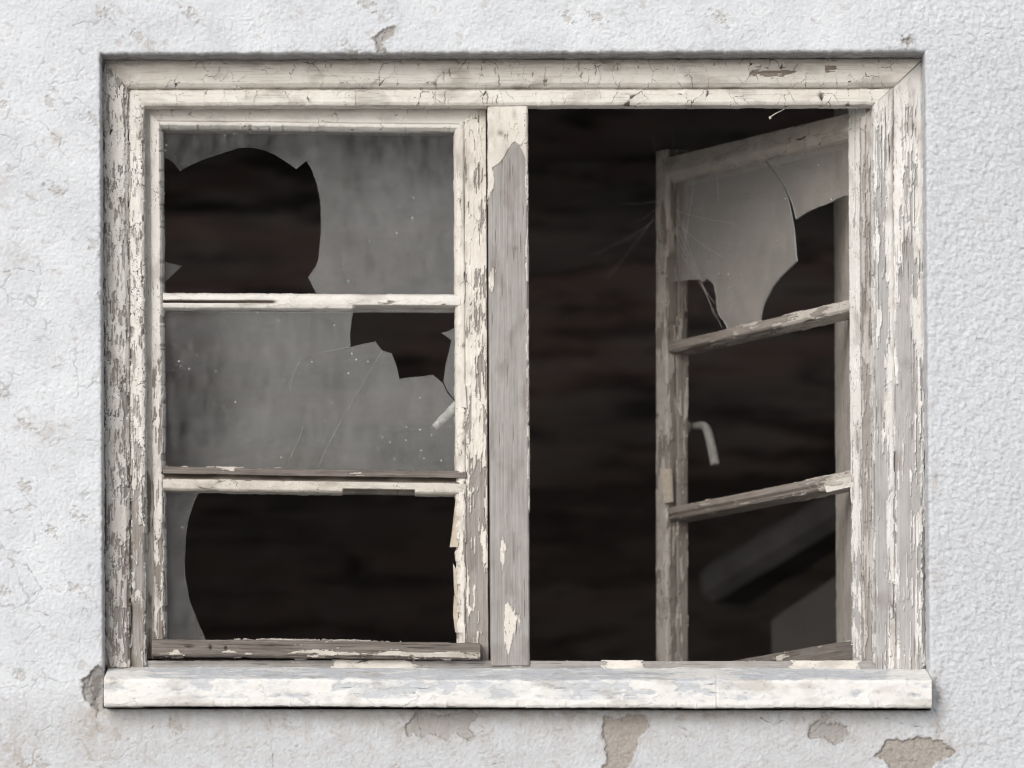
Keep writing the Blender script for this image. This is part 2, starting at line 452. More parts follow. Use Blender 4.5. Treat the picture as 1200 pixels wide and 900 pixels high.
CRACKS = [
    [(-5, 152), (12, 158), (22, 165), (18, 178)], [(48, 140), (60, 152), (72, 160), (70, 172)], [(30, 226), (44, 234)], [(4, 318), (22, 314), (40, 318)],
    [(120, 392), (102, 388), (92, 396)], [(8, 655), (30, 662), (48, 690), (34, 700)], [(58, 518), (78, 512), (116, 516)], [(60, 430), (80, 424)],
    [(470, 28), (452, 40), (446, 58)], [(1055, 40), (1070, 46), (1076, 54)], [(108, 786), (101, 800), (108, 815), (112, 832)], [(99, 806), (110, 803), (118, 790)], [(104, 822), (113, 815), (119, 822)], [(112, 832), (110, 846), (114, 858)], [(118, 800), (108, 820)],
    [(487, 835), (492, 862), (497, 876)], [(560, 848), (572, 856), (586, 862)], [(545, 868), (560, 858), (575, 850)], [(316, 842), (318, 900)], [(890, 840), (905, 848), (920, 842)],
    [(1078, 848), (1080, 858), (1074, 866)], [(1092, 826), (1098, 836), (1096, 862)], [(1030, 838), (1060, 846), (1078, 850)], [(700, 846), (708, 880), (704, 900)],
    [(330, 842), (345, 850)], [(795, 850), (806, 856), (800, 866)], [(40, 790), (70, 800), (96, 796)], [(565, 896), (590, 893)], [(30, 720), (46, 716), (60, 726)],
    [(1140, 40), (1152, 46), (1172, 34), (1190, 38)], [(1150, 70), (1164, 72)], [(940, 838), (944, 848)],
]
def wall_fields(X, Y):
    right = ss(X + 40 * fbm(X / 90, Y / 90, 900, 2), 985, 1085)
    low = ss(Y, 800, 850) * (1 - right)
    left = (1 - right) * (1 - low)
    ca, sa = math.cos(0.6), math.sin(0.6)
    U = X * ca + Y * sa; V = -X * sa + Y * ca
    big = fbm(X / 150, Y / 150, 901, 3)
    rough = fbm(U / 13, V / 8.5, 902, 2, 0.45)
    rough = np.sign(rough) * np.abs(rough) ** 0.8
    pit = np.clip(-fbm(U / 22 + 5, V / 11, 904, 3, 0.6) - 0.12, 0, 1)
    fine = fbm(X / 7, Y / 6, 905, 4, 0.6)
    lump = fbm(X / 34, Y / 26, 906, 3)
    sharp = fbm(U / 5.5, V / 4.0, 907, 2, 0.5)
    wb1 = fbm(X / 16, Y / 16, 917, 2); wb2 = fbm(X / 16, Y / 16, 918, 2)
    g1, g2, grd = voronoi(U / 7.5 + 0.6 * wb1, V / 4.8 + 0.6 * wb2, 919)
    dome = (0.55 + 0.9 * grd) * (1 - np.clip(g1 * 1.15, 0, 1) ** 2)
    k1, k2, krd = voronoi(X / 5.5 + 0.4 * wb1, Y / 4.6 + 0.4 * wb2, 922)
    grain = (0.3 + krd) * (1 - np.clip(k1 * 1.1, 0, 1) ** 2)
    smoothside = 0.0008 * grain + 0.0002 * fine + 0.0009 * lump - 0.0020 * pit
    h = right * (0.0011 * dome + 0.0012 * rough + 0.0012 * sharp + 0.0005 * lump - 0.003 * np.clip(pit - 0.05, 0, 1)) + left * smoothside + low * (0.0008 * grain + 0.0004 * fine + 0.0008 * lump - 0.0012 * pit) + 0.0012 * big
    # raised flaking skin of limewash on the left side
    f1, f2, rid = voronoi(X / 46 + 0.5 * fbm(X / 30, Y / 30, 907, 3), Y / 34 + 0.5 * fbm(X / 30, Y / 30, 908, 3), 909)
    skin = ss(0.05 - (f2 - f1), 0, 0.04) * ss(fbm(X / 60, Y / 60, 910, 3), 0.05, 0.3) * (1 - right) * (0.5 + 0.5 * ss(X, 260, 60))
    h = h - 0.0009 * skin
    crack_shade = 0.30 * skin
    jit = 5.5 * fbm(X / 9, Y / 9, 911, 4, 0.65) + 4.0 * fbm(X / 28, Y / 28, 912, 2)
    bare = np.zeros(X.shape); grey = np.zeros(X.shape)
    for poly in PATCH_BROWN + PATCH_GREY:
        xs = [p[0] for p in poly]; ys = [p[1] for p in poly]
        sel = (X > min(xs) - 20) & (X < max(xs) + 20) & (Y > min(ys) - 20) & (Y < max(ys) + 20)
        sd = sd_poly(X[sel], Y[sel], poly) + jit[sel]
        fe = 1.2 + 4.5 * np.clip(fbm(X[sel] / 16, Y[sel] / 16, 914, 2) + 0.2, 0, 1)
        b = ss(-sd + 0.3 * fe, -fe, fe) * (0.72 if poly is PATCH_GREY[1] else 1.0)
        depth = 0.0026 * ss(-sd, -0.5, 2.0) - 0.0006 * np.exp(-((sd - 2.0) / 2.0) ** 2)
        hh = h[sel]; rg = 5.0 if poly is PATCH_GREY[2] else 1.0
        hh = hh - depth * (1 + 0.6 * (rg > 1)) + b * (rg - 1) * 0.0011 * fbm(X[sel] / 9, Y[sel] / 9, 917, 4, 0.65) + b * 0.0009 * fbm(X[sel] / 4, Y[sel] / 4, 915, 3); h[sel] = hh
        bare[sel] = np.maximum(bare[sel], b)
        if poly in PATCH_GREY: grey[sel] = np.maximum(grey[sel], b)
        crack_shade[sel] = np.maximum(crack_shade[sel], 0.40 * np.exp(-((sd + 0.4) / 0.7) ** 2) * (fbm(X[sel] / 12, Y[sel] / 12, 916, 2) > -0.1))
    # small chips
    f1, f2, rid = voronoi(X / 70 + 0.3 * fine, Y / 60 + 0.3 * fine, 920)
    chip = ss(0.11 - f1 + 0.08 * fbm(X / 6, Y / 6, 921, 2), 0, 0.03) * (rid > 0.58) * (1 - 0.7 * right)
    h = h - 0.0014 * chip
    # hand drawn cracks
    wx = X + 3.0 * fbm(X / 10, Y / 10, 930, 3); wy = Y + 3.0 * fbm(X / 10, Y / 10, 931, 3)
    for ln in CRACKS:
        xs = [p[0] for p in ln]; ys = [p[1] for p in ln]
        sel = (X > min(xs) - 12) & (X < max(xs) + 12) & (Y > min(ys) - 12) & (Y < max(ys) + 12)
        d = sd_line(wx[sel], wy[sel], ln)
        c = ss(0.9 - d, 0, 0.9) * np.clip(0.45 + 1.3 * fbm(X[sel] / 7, Y[sel] / 7, 933, 2), 0, 1)
        crack_shade[sel] = np.maximum(crack_shade[sel], 0.7 * c); h[sel] -= 0.0016 * c
    stain = 0.45 * chip + 0.35 * ss(pit, 0.16, 0.36) * (1 - right)
    for (sx, sy, rx, ry) in STAINS:
        stain += 0.55 * blob(X, Y, sx, sy, rx, ry) * np.clip(0.5 + 1.2 * fbm(X / 12, Y / 12, 940, 3), 0, 1)
    stain += 0.30 * low * np.clip(0.3 + fbm(X / 40, Y / 22, 941, 4), 0, 1) + 0.06 * low
    stain += low * ss(Y, 905, 835) * np.clip(0.08 + 0.45 * fbm(X / 14, Y / 120, 942, 4, 0.6), 0, 0.4)
    pale = left * np.clip(0.45 + 0.9 * fbm(X / 80, Y / 70, 950, 4), 0, 1) + 0.25 * ss(Y, 70, 20) * (1 - left)
    return h, np.clip(bare, 0, 1), np.clip(grey, 0, 1), np.clip(crack_shade, 0, 0.9), np.clip(stain, 0, 0.7), np.clip(pale, 0, 1)

inside = (GX > OX0) & (GX < OX1) & (GY > OY0) & (GY < OY1)
fadeo = 1.0
H, BARE, GREY, CRK, STN, PALE = wall_fields(GX, GY)
# the opening is a little out of square and its rim is ragged
fx = np.clip((GX - OX0) / (OX1 - OX0), 0, 1); fy = np.clip((GY - OY0) / (OY1 - OY0), 0, 1)
DX = (1 - fx) * (-1.5 + 3.5 * fy) + fx * (-5 + 6 * fy)
DY = (1 - fy) * (2 - 3 * fx) + fy * (0 + 2 * fx)
dxl = np.abs(GX - OX0); dxr = np.abs(GX - OX1); dyt = np.abs(GY - OY0)
rim_x = np.exp(-np.minimum(dxl, dxr) / 5.0); rim_y = np.exp(-dyt / 5.0)
DX = DX + rim_x * 1.4 * fbm(GX / 40, GY / 9, 960, 4) 
DY = DY + rim_y * 1.6 * fbm(GX / 9, GY / 40, 961, 4)
# rounded arris
dO = np.maximum(np.maximum(OX0 - GX, GX - OX1), np.maximum(OY0 - GY, GY - OY1))
arr = np.clip(dO, 0, None)
H = H - 0.0016 * np.exp(-arr / 1.2) * ((GX > OX0 - 40) & (GX < OX1 + 40) & (GY > OY0 - 40) & (GY < OY1 + 40))
# hollows beside both ends of the sill
H = H - 0.016 * blob(GX, GY, 116, 806, 9, 20) - 0.010 * blob(GX, GY, 1095, 815, 5, 14)
# swell of old patching below the sill: the render steps back a touch
Wp = pt(0, 0); 
WX = (GX + DX - 600) * S; WZ = ZC + (450 - GY - DY) * S
CO = np.stack([WX, -H, WZ], -1)
ny, nx = GX.shape
idx = np.arange(ny * nx).reshape(ny, nx)
cellin = (GX[:-1, :-1] >= OX0) & (GX[:-1, 1:] <= OX1) & (GY[:-1, :-1] >= OY0) & (GY[1:, :-1] <= OY1)
Q = np.stack([idx[1:, :-1], idx[1:, 1:], idx[:-1, 1:], idx[:-1, :-1]], -1)[~cellin]
co_list = [CO.reshape(-1, 3)]; at = {k: [v.ravel()] for k, v in dict(bare=BARE, grey=GREY, crack_shade=CRK, stain=STN, pale=PALE).items()}
quads = [Q]
# reveal running back from the rim
ix0 = int(np.where(np.isclose(gx, OX0))[0][0]); ix1 = int(np.where(np.isclose(gx, OX1))[0][0])
iy0 = int(np.where(np.isclose(gy, OY0))[0][0]); iy1 = int(np.where(np.isclose(gy, OY1))[0][0])
rimidx = np.concatenate([idx[iy1:iy0:-1, ix0], idx[iy0, ix0:ix1], idx[iy0:iy1, ix1], idx[iy1, ix1:ix0:-1]])
RP = CO.reshape(-1, 3)[rimidx]
cen = np.array([0.0, 0, ZC])
inn = np.zeros_like(RP)
nrm_side = np.concatenate([np.tile([1, 0, 0], (iy1 - iy0, 1)), np.tile([0, 0, -1], (ix1 - ix0, 1)), np.tile([-1, 0, 0], (iy1 - iy0, 1)), np.tile([0, 0, 1], (ix1 - ix0, 1))]).astype(float)
base = len(co_list[0]); prev = rimidx
steps = np.linspace(0, 1, 42)[1:]
along = np.arange(len(RP)) * 1.0
DEEP = 0.10
for k, s in enumerate(steps):
    y = s * DEEP
    rnd = 1.0 * S * (1 - np.exp(-y / 0.002))
    nz = 0.0011 * fbm(along / 11, np.full(len(along), y / S / 9), 970, 4) + 0.001 * fbm(along / 40, np.full(len(along), y / S / 40), 971, 2)
    p = RP + nrm_side * (rnd + nz * ss(y, 0, 0.008))[:, None]
    p[:, 1] = RP[:, 1] * (1 - s) + y
    cur = base + k * len(RP) + np.arange(len(RP))
    co_list.append(p)
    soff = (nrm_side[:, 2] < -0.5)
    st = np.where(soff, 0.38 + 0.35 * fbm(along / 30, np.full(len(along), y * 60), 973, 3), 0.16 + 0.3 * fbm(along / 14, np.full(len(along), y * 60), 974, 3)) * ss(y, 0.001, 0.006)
    reveal_dark = np.where(soff, 0.50 + 0.35 * fbm(along / 22, np.full(len(along), y * 90), 975, 3), 0.10 + 0.30 * fbm(along / 18, np.full(len(along), y * 90), 976, 3)) * ss(y, 0.002, 0.014)  # reveal darkens with depth, most on its top face
    for kk, vv in dict(bare=0, grey=0, crack_shade=None, stain=None, pale=0.3).items():
        at[kk].append(np.clip(st, 0, 0.7) if kk == 'stain' else np.clip(reveal_dark, 0, 0.85) if kk == 'crack_shade' else np.full(len(RP), vv * 1.0))
    nxt = np.roll(cur, -1); pn = np.roll(prev, -1)
    quads.append(np.stack([prev, cur, nxt, pn], -1)); prev = cur
# far wall skirt, plain sheets out to the ends of the house front, and the inner leaf
def sheet(corners):
    b = sum(len(c) for c in co_list)
    co_list.append(np.array(corners, float))
    for kk in at: at[kk].append(np.full(len(corners), 0.25 if kk == 'pale' else 0.0))
    quads.append(np.array([[b, b + 1, b + 2, b + 3]]))
def box_q(lo, hi):
    (x0, y0, z0), (x1, y1, z1) = lo, hi
    sheet([(x0, y0, z0), (x1, y0, z0), (x1, y0, z1), (x0, y0, z1)]); sheet([(x1, y1, z0), (x0, y1, z0), (x0, y1, z1), (x1, y1, z1)])
    sheet([(x0, y1, z0), (x0, y0, z0), (x0, y0, z1), (x0, y1, z1)]); sheet([(x1, y0, z0), (x1, y1, z0), (x1, y1, z1), (x1, y0, z1)])
    sheet([(x0, y0, z1), (x1, y0, z1), (x1, y1, z1), (x0, y1, z1)]); sheet([(x0, y1, z0), (x1, y1, z0), (x1, y0, z0), (x0, y0, z0)])
xa, xb = (gx[0] - 600) * S + 0.004, (gx[-1] - 600) * S - 0.004
zt, zb = ZC + (450 - gy[0]) * S - 0.004, ZC + (450 - gy[-1]) * S + 0.004
WYB = 0.003
XL, XR, ZT = -4.5, 4.5, 4.3
for (x0, x1, z0, z1) in ((XL, xa, 0, ZT), (xb, XR, 0, ZT), (xa, xb, zt, ZT), (xa, xb, 0, zb)):
    sheet([(x0, WYB, z0), (x1, WYB, z0), (x1, WYB, z1), (x0, WYB, z1)])
hx0, hx1 = (112 - 600) * S, (1004 - 600) * S
hz1, hz0 = ZC + (450 + 60) * S, ZC + (450 - 822) * S
Y0i, Y1i = 0.102, 0.32
box_q((XL, Y0i, 0), (hx0, Y1i, ZT)); box_q((hx1 + 0.02, Y0i, 0), (XR, Y1i, ZT))
box_q((hx0, Y0i, hz1), (hx1 + 0.02, Y1i, ZT)); box_q((hx0, Y0i, 0), (hx1 + 0.02, Y1i, hz0))
me = np_mesh('house_wall', np.concatenate(co_list), np.concatenate(quads), (), True, {k: np.concatenate(v) for k, v in at.items()})
wall = link('house_wall', me, None, M_wall)
wall['label'] = 'rough whitewashed house wall with bare patches and cracks around the broken window'
wall['category'] = 'wall'; wall['kind'] = 'thing'

# ------------------------------------------------------------------ window frame
X3, Y3, Z3 = np.array([1., 0, 0]), np.array([0., 1, 0]), np.array([0, 0, 1.])
frame = thing('window_frame', 'fixed outer frame of peeling cream paint with grey mullion and thick white sill', 'window frame', tuple(pt(600, 800, 0.06)))
YF = 0.058
# head -------------------------------------------------------------
_hr = random.Random(3)
SPLITS = []
for _ in range(120):
    x = _hr.uniform(128, 1076); inner = _hr.random() < 0.66
    lo, hi = (38.5, 54) if inner else (6, 34)
    a0 = _hr.uniform(lo, lo + (hi - lo) * 0.6); SPLITS.append((x, a0, min(hi, a0 + _hr.uniform(5, 26)), _hr.uniform(0.35, 1.0), _hr.uniform(0.4, 0.75)))
def splits(px, a):
    out = 0 * px; wv = 2.2 * fbm(px / 25, a / 6, 505, 2) + 0.8 * fbm(px / 5, a / 2.5, 506, 2)
    for x, a0, a1, st, wd in SPLITS:
        c = (px[:, 0] > x - 8) & (px[:, 0] < x + 8)
        if not c.any(): continue
        i0, i1 = np.where(c)[0][[0, -1]]
        sl_ = slice(i0, i1 + 1)
        out[sl_] = np.maximum(out[sl_], st * np.exp(-((px[sl_] - x - wv[sl_]) / wd) ** 2) * ss(a[sl_], a0 - 1, a0 + 2) * ss(a[sl_], a1 + 1, a1 - 2))
    return out
def h_head(px, py, u, a, b): return -0.0012 * splits(px, a), None
def w_head(px, py, u, a, b):
    w = -0.62 + 0 * px
    w += 0.80 * blob(px, py, 915, 86, 34, 7) + 0.7 * blob(px, py, 505, 97, 26, 5) + 0.6 * blob(px, py, 410, 114, 16, 5) + 0.55 * blob(px, py, 590, 97, 20, 5)
    w += 0.35 * blob(px, py, 990, 97, 40, 4) + 0.5 * blob(px, py, 970, 80, 15, 7)
    return w
def d_head(px, py, u, a, b):
    d = 0.55 * np.exp(-((a - 36.2) / 2.0) ** 2) + 0.35 * ss(a, 5, 0)
    d += 0.30 * ss(fbm(px / 60, py / 10, 501, 3), 0.0, 0.5) * ss(a, 16, 2) + 1.1 * splits(px, a)
    d += 0.25 * ss(fbm(px / 70, a / 1.6, 502, 4, 0.6), 0.12, 0.4)
    return d
head_prof = [(-10, -8, 0), (-2, -6, 1), (0, -2, 1), (3, 5, 1), (9, 8.5, 1), (22, 9.5, 1), (30, 8, 1), (34, 4, 1), (36, -1.5, 1), (38, 1, 1), (39.5, 3.0, 1), (52, 3.5, 1), (55, 1.5, 1), (55.5, -18, 0), (50, -40, 0), (-10, -40, 0)]
hA = pt(119, 69, YF); hB = pt(1084, 68, YF)
def jamb_scale(prof, tot, n=55.5): return [(a if a < 0 else a * tot / n, b, d) for a, b, d in prof]
LW, RW = 49, 60.5
board('head_rail', frame, hA, hB, -Z3, -Y3, head_prof, M_head, w_head, 11, (0.019, 0.024), 0.35, 0.5, camt=1.15, thick=1.3, warp=0.22, miter=(LW / 55.5, RW / 55.5), hfun=h_head, dirt_shade=d_head)
# left jamb ---------------------------------------------------------
def w_left(px, py, u, a, b):
    w = -0.10 - 0.12 * ss(py, 330, 100) + 0.10 * ss(py, 480, 700) + 0 * px
    w += 0.35 * ss(a, 6, 0) * ss(py, 90, 260)
    w += -0.22 * np.exp(-((a - 20) / 8) ** 2) - 0.30 * np.exp(-((a - 41) / 7) ** 2) * ss(py, 560, 440)
    w += 0.45 * np.exp(-((a - 40) / 9) ** 2) * ss(py, 570, 610) - 0.5 * blob(px, py, 155, 650, 4, 60) * 0
    return w
def d_left(px, py, u, a, b):
    d = 0.55 * np.exp(-((a - 32) / 1.6) ** 2) + 0.30 * ss(py, 500, 720) * (0.4 + 0.8 * ss(fbm(px / 8, py / 70, 511, 3), -0.2, 0.4))
    return d + 0.25 * ss(a, 4, 0)
jl = jamb_scale(head_prof, LW)
board('jamb', frame, pt(119, 69, YF), pt(122, 783, YF), X3, -Y3, jl, M_jamb, w_left, 12, (0.017, 0.0055), 0.70, 0.85, grain=(0.055, 0.0026), camt=2.4, thick=1.8, miter=(55.5 / LW, 0), dirt_shade=d_left)
# right jamb --------------------------------------------------------
def w_right(px, py, u, a, b):
    w = -0.02 + 0 * px + 0.12 * ss(py, 250, 650)
    w += -0.45 * ss(py, 210, 110)
    w += -0.5 * np.exp(-((a - 6) / 5) ** 2) * ss(py, 700, 350) + 0.40 * np.exp(-((a - 24) / 7) ** 2) * ss(py, 240, 330)
    w += -0.45 * np.exp(-((a - 41) / 4) ** 2) + 0.38 * np.exp(-((a - 54) / 4.5) ** 2) * ss(py, 330, 420)
    return w
def d_right(px, py, u, a, b):
    return 0.42 * ss(a, 60.8, 62) + 0.5 * np.exp(-((a - 39.3) / 1.4) ** 2) * ss(py, 300, 160) + 0.15 * ss(py, 220, 90)
jr = [(-10, -8, 0), (-2, -6, 1), (0, -2, 1), (2.5, 3, 1), (7, 6, 1), (22, 7, 1), (32, 6, 1), (35.5, 3, 1), (37.5, -0.5, 1), (39, 2, 1), (41, 3.0, 1), (58, 3.5, 1), (60.5, 1.5, 1), (61, -14, 1), (62, -16, 1), (73, -18, 1), (73, -40, 0), (-10, -40, 0)]
board('jamb', frame, pt(1084, 68, YF), pt(1086, 787, YF), -X3, -Y3, jr, M_right, w_right, 23, (0.055, 0.0065), 0.38, 1.0, grain=(0.13, 0.0036), camt=0.6, thick=1.8, miter=(55.5 / RW, 0), dirt_shade=d_right)
# mullion -----------------------------------------------------------
def w_mull(px, py, u, a, b):
    vtop = 176 + 10 * np.sin(px / 7.0) + 12 * np.abs(px - 600) / 24
    w = 0.62 - 1.5 * ss(vtop - py, -3, 6)
    w += -0.95 * ss(a, 42.5, 46) * ss(py, 610, 590) * (0.55 + 0.45 * ss(fbm(py / 40, px * 0, 521, 2), -0.2, 0.1))
    w += -0.75 * ss(3.5, 4.5, 1) * 0 - 0.9 * blob(px, py, 575, 215, 5, 32) - 0.9 * blob(px, py, 576, 330, 4, 14)
    w += -0.95 * blob(px, py, 596, 735, 9, 36) - 0.75 * blob(px, py, 590, 650, 6, 40) - 0.5 * blob(px, py, 608, 715, 5, 30)
    return w
def d_mull(px, py, u, a, b):
    nail = np.maximum(np.maximum(blob(px, py, 587, 156, 3.5, 3.5), 0.8 * blob(px, py, 604, 291, 3, 3)), 0.6 * blob(px, py, 603, 134, 3, 7))
    return 0.7 * nail + 0.14 * ss(py, 240, 180) * ss(py, 165, 180)
mul = [(0, -14, 1), (0.5, -1.5, 1), (2, 0, 1), (45, 0, 1), (46.5, -1.5, 1), (47, -22, 1), (47, -40, 0), (0, -40, 0)]
board('mullion', frame, pt(572, 124.5, YF), pt(574.5, 780, YF), X3, -Y3, mul, M_mull, w_mull, 31, (0.05, 0.009), 0.25, 0.35, dirt_shade=d_mull, amp=0.8)
# bottom rail -------------------------------------------------------
def w_bot(px, py, u, a, b):
    w = 0.35 + 0 * px
    w += -0.9 * ss(px, 380, 400) * ss(px, 500, 460) - 0.9 * ss(px, 700, 720) * ss(px, 760, 740) - 0.9 * ss(px, 920, 940) * ss(px, 1015, 1000)
    return w
bot = [(0, -16, 1), (0.5, 0, 1), (22, 2, 1), (22, -40, 0), (0, -40, 0)]
board('bottom_rail', frame, pt(166, 773, YF + 0.004), pt(1026, 774.5, YF + 0.004), -Z3, -Y3, bot, M_mull, w_bot, 41, (0.05, 0.008), 0.4, 0.5)
# sill --------------------------------------------------------------
YS = -0.035
def w_sill(px, py, u, a, b):
    top = ss(b, -2, -7)
    w = -0.34 + 0 * px
    w += top * (0.45 + 0.25 * fbm(px / 55, b / 8, 541, 3) - 0.9 * ss(px, 190, 150) - 0.85 * ss(px, 1035, 1060) - 0.65 * blob(px, b, 820, -40, 40, 60))
    w += (1 - top) * (0.06 + 0.62 * ss(fbm(px / 34, a / 16, 542, 3), 0.02, 0.42) * ss(a, 25, 15) - 0.45 * ss(px, 200, 170) - 0.30 * ss(px, 900, 960) - 0.5 * ss(a, 20, 25))
    w += (1 - top) * 0.25 * ss(px, 380, 480) * ss(px, 800, 700) * ss(a, 20, 10)
    return w
def h_sill(px, py, u, a, b):
    drip = ss(fbm(px / 7, a * 0, 545, 4, 0.65), 0.15, 0.6) * ss(a, 23, 28) * ss(b, -6, -1)
    wavy = 0.0010 * fbm(px / 55, a / 30, 546, 3) + 0.0004 * fbm(px / 12, a / 9, 547, 3)
    joint = 0.0012 * np.exp(-((px - 840) / 0.9) ** 2) * ss(b, -40, 0)
    chip = 0.0016 * np.exp(-((a - 27) / 3) ** 2) * ss(fbm(px / 20, a * 0 + 3, 548, 3), 0.1, 0.4)
    return 0.0020 * drip + wavy - joint - chip, None
def d_sill(px, py, u, a, b):
    return 0.10 + 0.8 * ss(a, 28.5, 29.4) * ss(b, -3, -12) + 0.22 * np.exp(-((px - 840) / 1.0) ** 2) * ss(a, 4, 30) + 0.30 * ss(fbm(px / 9, a / 5, 549, 4), 0.25, 0.6)  # dirt, with the underside darkened as painted shade
sill = [(-21, -82, 0), (-21, -80, 1), (-3, -6, 1), (-1, -1.5, 1), (1.5, 0, 1), (27, 0.8, 1), (29.5, -0.5, 1), (29.5, -26, 0), (29.5, -82, 0)]
board('sill', frame, pt(122, 797, YS), pt(1092, 798.5, YS), -Z3, -Y3, sill, M_sill, w_sill, 51, (0.045, 0.020), 0.35, 0.35, soft=0.42, camt=0.35, hfun=h_sill, dirt_shade=d_sill, grain=(0.02, 0.01), wob=0.0016)
# lining of the deep inner reveal on the hinge side
lin = [(0, 0, 1), (0, -285, 1), (8, -285, 0), (8, 0, 0)]
def w_lin(px, py, u, a, b): return -0.75 + 0 * px
board('inner_lining', frame, pt(1001.5, 60, 0.104), pt(1005.5, 820, 0.104), X3, -Y3, lin, M_open, w_lin, 61, (0.06, 0.02), 0.3, 0.4, res=0.002)
# bent nail under the head rail
bm = bmesh.new()
add_tube(bm, spline([pt(924, 124, 0.072), pt(917, 129, 0.07), pt(909, 133, 0.066), pt(903, 137, 0.064)], 5), [0.0009] * 15 + [0.0010], 8)
bmesh.ops.create_uvsphere(bm, u_segments=10, v_segments=6, radius=0.0022)
for v in bm.verts[-42 - 20:]: pass
hd = Vector(pt(902.5, 138, 0.064))
for v in [v for v in bm.verts if v.co.length < 0.01]: v.co = Vector((v.co.x, v.co.y, v.co.z * 1.15)) + hd
attach(bm_obj('bent_nail', bm, M_nail, None, True), frame)

# ------------------------------------------------------------------ glass
def pane(parent, poly, O, n, off, mat=None, tilt=(0, 0), thick=0.003, label=None):
    """a piece of sheet glass: the outline lies in the plane through O with normal n, pushed back by off"""
    n = np.array(n, float); O = np.array(O, float) - n * off
    P3 = np.array([on_plane(px, py, O, n) for px, py in poly])
    c = P3.mean(0)
    u = np.cross([0, 0, 1.0], n); u /= np.linalg.norm(u)
    rel = P3 - c
    P3 = P3 + n * (rel @ u * tilt[0] + rel[:, 2:3].ravel() * tilt[1])[:, None]
    bm = bmesh.new()
    f = [bm.verts.new(p) for p in P3]; b = [bm.verts.new(p - n * thick) for p in P3]
    bm.faces.new(f); bm.faces.new(b[::-1])
    rim = []
    for i in range(len(f)):
        j = (i + 1) % len(f)
        rim.append(bm.faces.new((f[j], f[i], b[i], b[j])))
    for r in rim: r.material_index = 1
    o = bm_obj('glass_pane', bm, mat or M_glass)
    o.data.materials.append(M_edge)
    if label: o['label'] = label
    attach(o, parent)
    return o

def curve2(pts, n=6):
    """smooth broken edge through drawing points"""
    out = [(p[0], p[1]) for p in spline([(x, y, 0) for x, y in pts], n)]
    return [out[0]] + [(x + rng.uniform(-0.4, 0.4), y + rng.uniform(-0.4, 0.4)) for x, y in out[1:-1]] + [out[-1]]

# ------------------------------------------------------------------ closed casement
YL = 0.082
sashL = thing('casement_sash', 'closed casement with cream paint, three panes broken and a worn weather bar at its foot', 'casement', tuple(pt(370, 772, YL)))
def w_sl(px, py, u, a, b):
    w = -0.55 + 0.42 * ss(py, 330, 620) + 0 * px
    w += 0.5 * blob(px, py, 185, 450, 6, 80) * 0.4
    w += 0.7 * blob(px, py, 192, 245, 3, 16)
    return w
def h_sl(px, py, u, a, b):
    return -0.0030 * ss(a, 16, 21) * ss(fbm(py / 16, px * 0, 603, 4, 0.6), 0.12, 0.3), None
def d_sl(px, py, u, a, b):
    return 0.22 * ss(a, 9, 6) + 0.5 * ss(a, 20.5, 22.5) * ss(py, 200, 300) + 0.30 * ss(py, 420, 700) * (0.3 + ss(fbm(px / 9, py / 40, 601, 3), -0.1, 0.4))  # outer strip darkened as painted-in shade, the rest is dirt
stileL = [(-6, 0, 1), (7, 0.3, 1), (8.5, 3.2, 1), (10, 4, 1), (18, 3.6, 1), (20.0, 0, 1), (21.5, -8, 1), (22, -20, 0), (22, -38, 0), (-6, -38, 0)]
board('stile', sashL, pt(168, 124, YL), pt(173.5, 772, YL), X3, -Y3, stileL, M_sash, w_sl, 71, (0.030, 0.007), 0.4, 0.75, hfun=h_sl, miter=(26 / 22, 0), dirt_shade=d_sl)
def w_sr(px, py, u, a, b):
    w = -0.30 + 0.30 * ss(py, 260, 520) + 0.28 * ss(py, 520, 640) + 0 * px
    w += -0.55 * ss(a, 27, 30) + 0.25 * blob(px, py, 543, 230, 4, 40)
    w += -0.5 * blob(px, py, 558, 505, 8, 30)
    return w
def d_sr(px, py, u, a, b):
    return 0.14 * ss(py, 330, 150) + 0.55 * blob(px, py, 544, 238, 2, 26) + 0.25 * np.exp(-((a - 27.2) / 1.0) ** 2) + 0.7 * blob(px, py, 543, 405, 2, 3)
def h_sr(px, py, u, a, b):
    rag = ss(a, 30, 36) * ss(py, 560, 600) * (-0.0035 * ss(fbm(py / 14, px * 0, 611, 3), -0.1, 0.3))
    return rag, None
stileR = [(0, 0, 1), (24, 0.6, 1), (26, 0, 1), (27, 1.6, 1), (33, 1.2, 1), (36, -3, 1), (37, -9, 1), (37.5, -20, 0), (37.5, -38, 0), (0, -38, 0)]
board('stile', sashL, pt(569.6, 124, YL), pt(572.6, 778, YL), -X3, -Y3, stileR, M_stile, w_sr, 72, (0.030, 0.007), 0.55, 0.75, thick=1.3, miter=(26 / 37.5, 0), dirt_shade=d_sr, hfun=h_sr)
railT = [(-4, 0, 1), (17, 0.4, 1), (18.5, -0.5, 1), (19.5, 1.6, 1), (22.5, 1.0, 1), (25.5, -4, 1), (26, -9, 1), (26, -20, 0), (26, -38, 0), (-4, -38, 0)]
def d_rt(px, py, u, a, b): return 0.26 * ss(a, 20, 12) + 0.45 * np.exp(-((a - 18.6) / 0.9) ** 2)  # upper face darkened as painted-in shade, plus a dirty groove
def h_rt(px, py, u, a, b):
    return -0.0028 * ss(a, 20.5, 24.5) * ss(fbm(px / 15, px * 0, 622, 4, 0.6), 0.22, 0.36), None
def w_rt(px, py, u, a, b): return -0.75 + 0.55 * ss(a, 20, 25) * ss(fbm(px / 14, px * 0, 621, 3), 0.1, 0.4)
board('top_rail', sashL, pt(168, 123.5, YL), pt(571.2, 127.5, YL), -Z3, -Y3, railT, M_sash, w_rt, 73, (0.03, 0.05), 0.25, 0.45, camt=0.7, hfun=h_rt, miter=(22 / 26, 37.5 / 26), dirt_shade=d_rt)
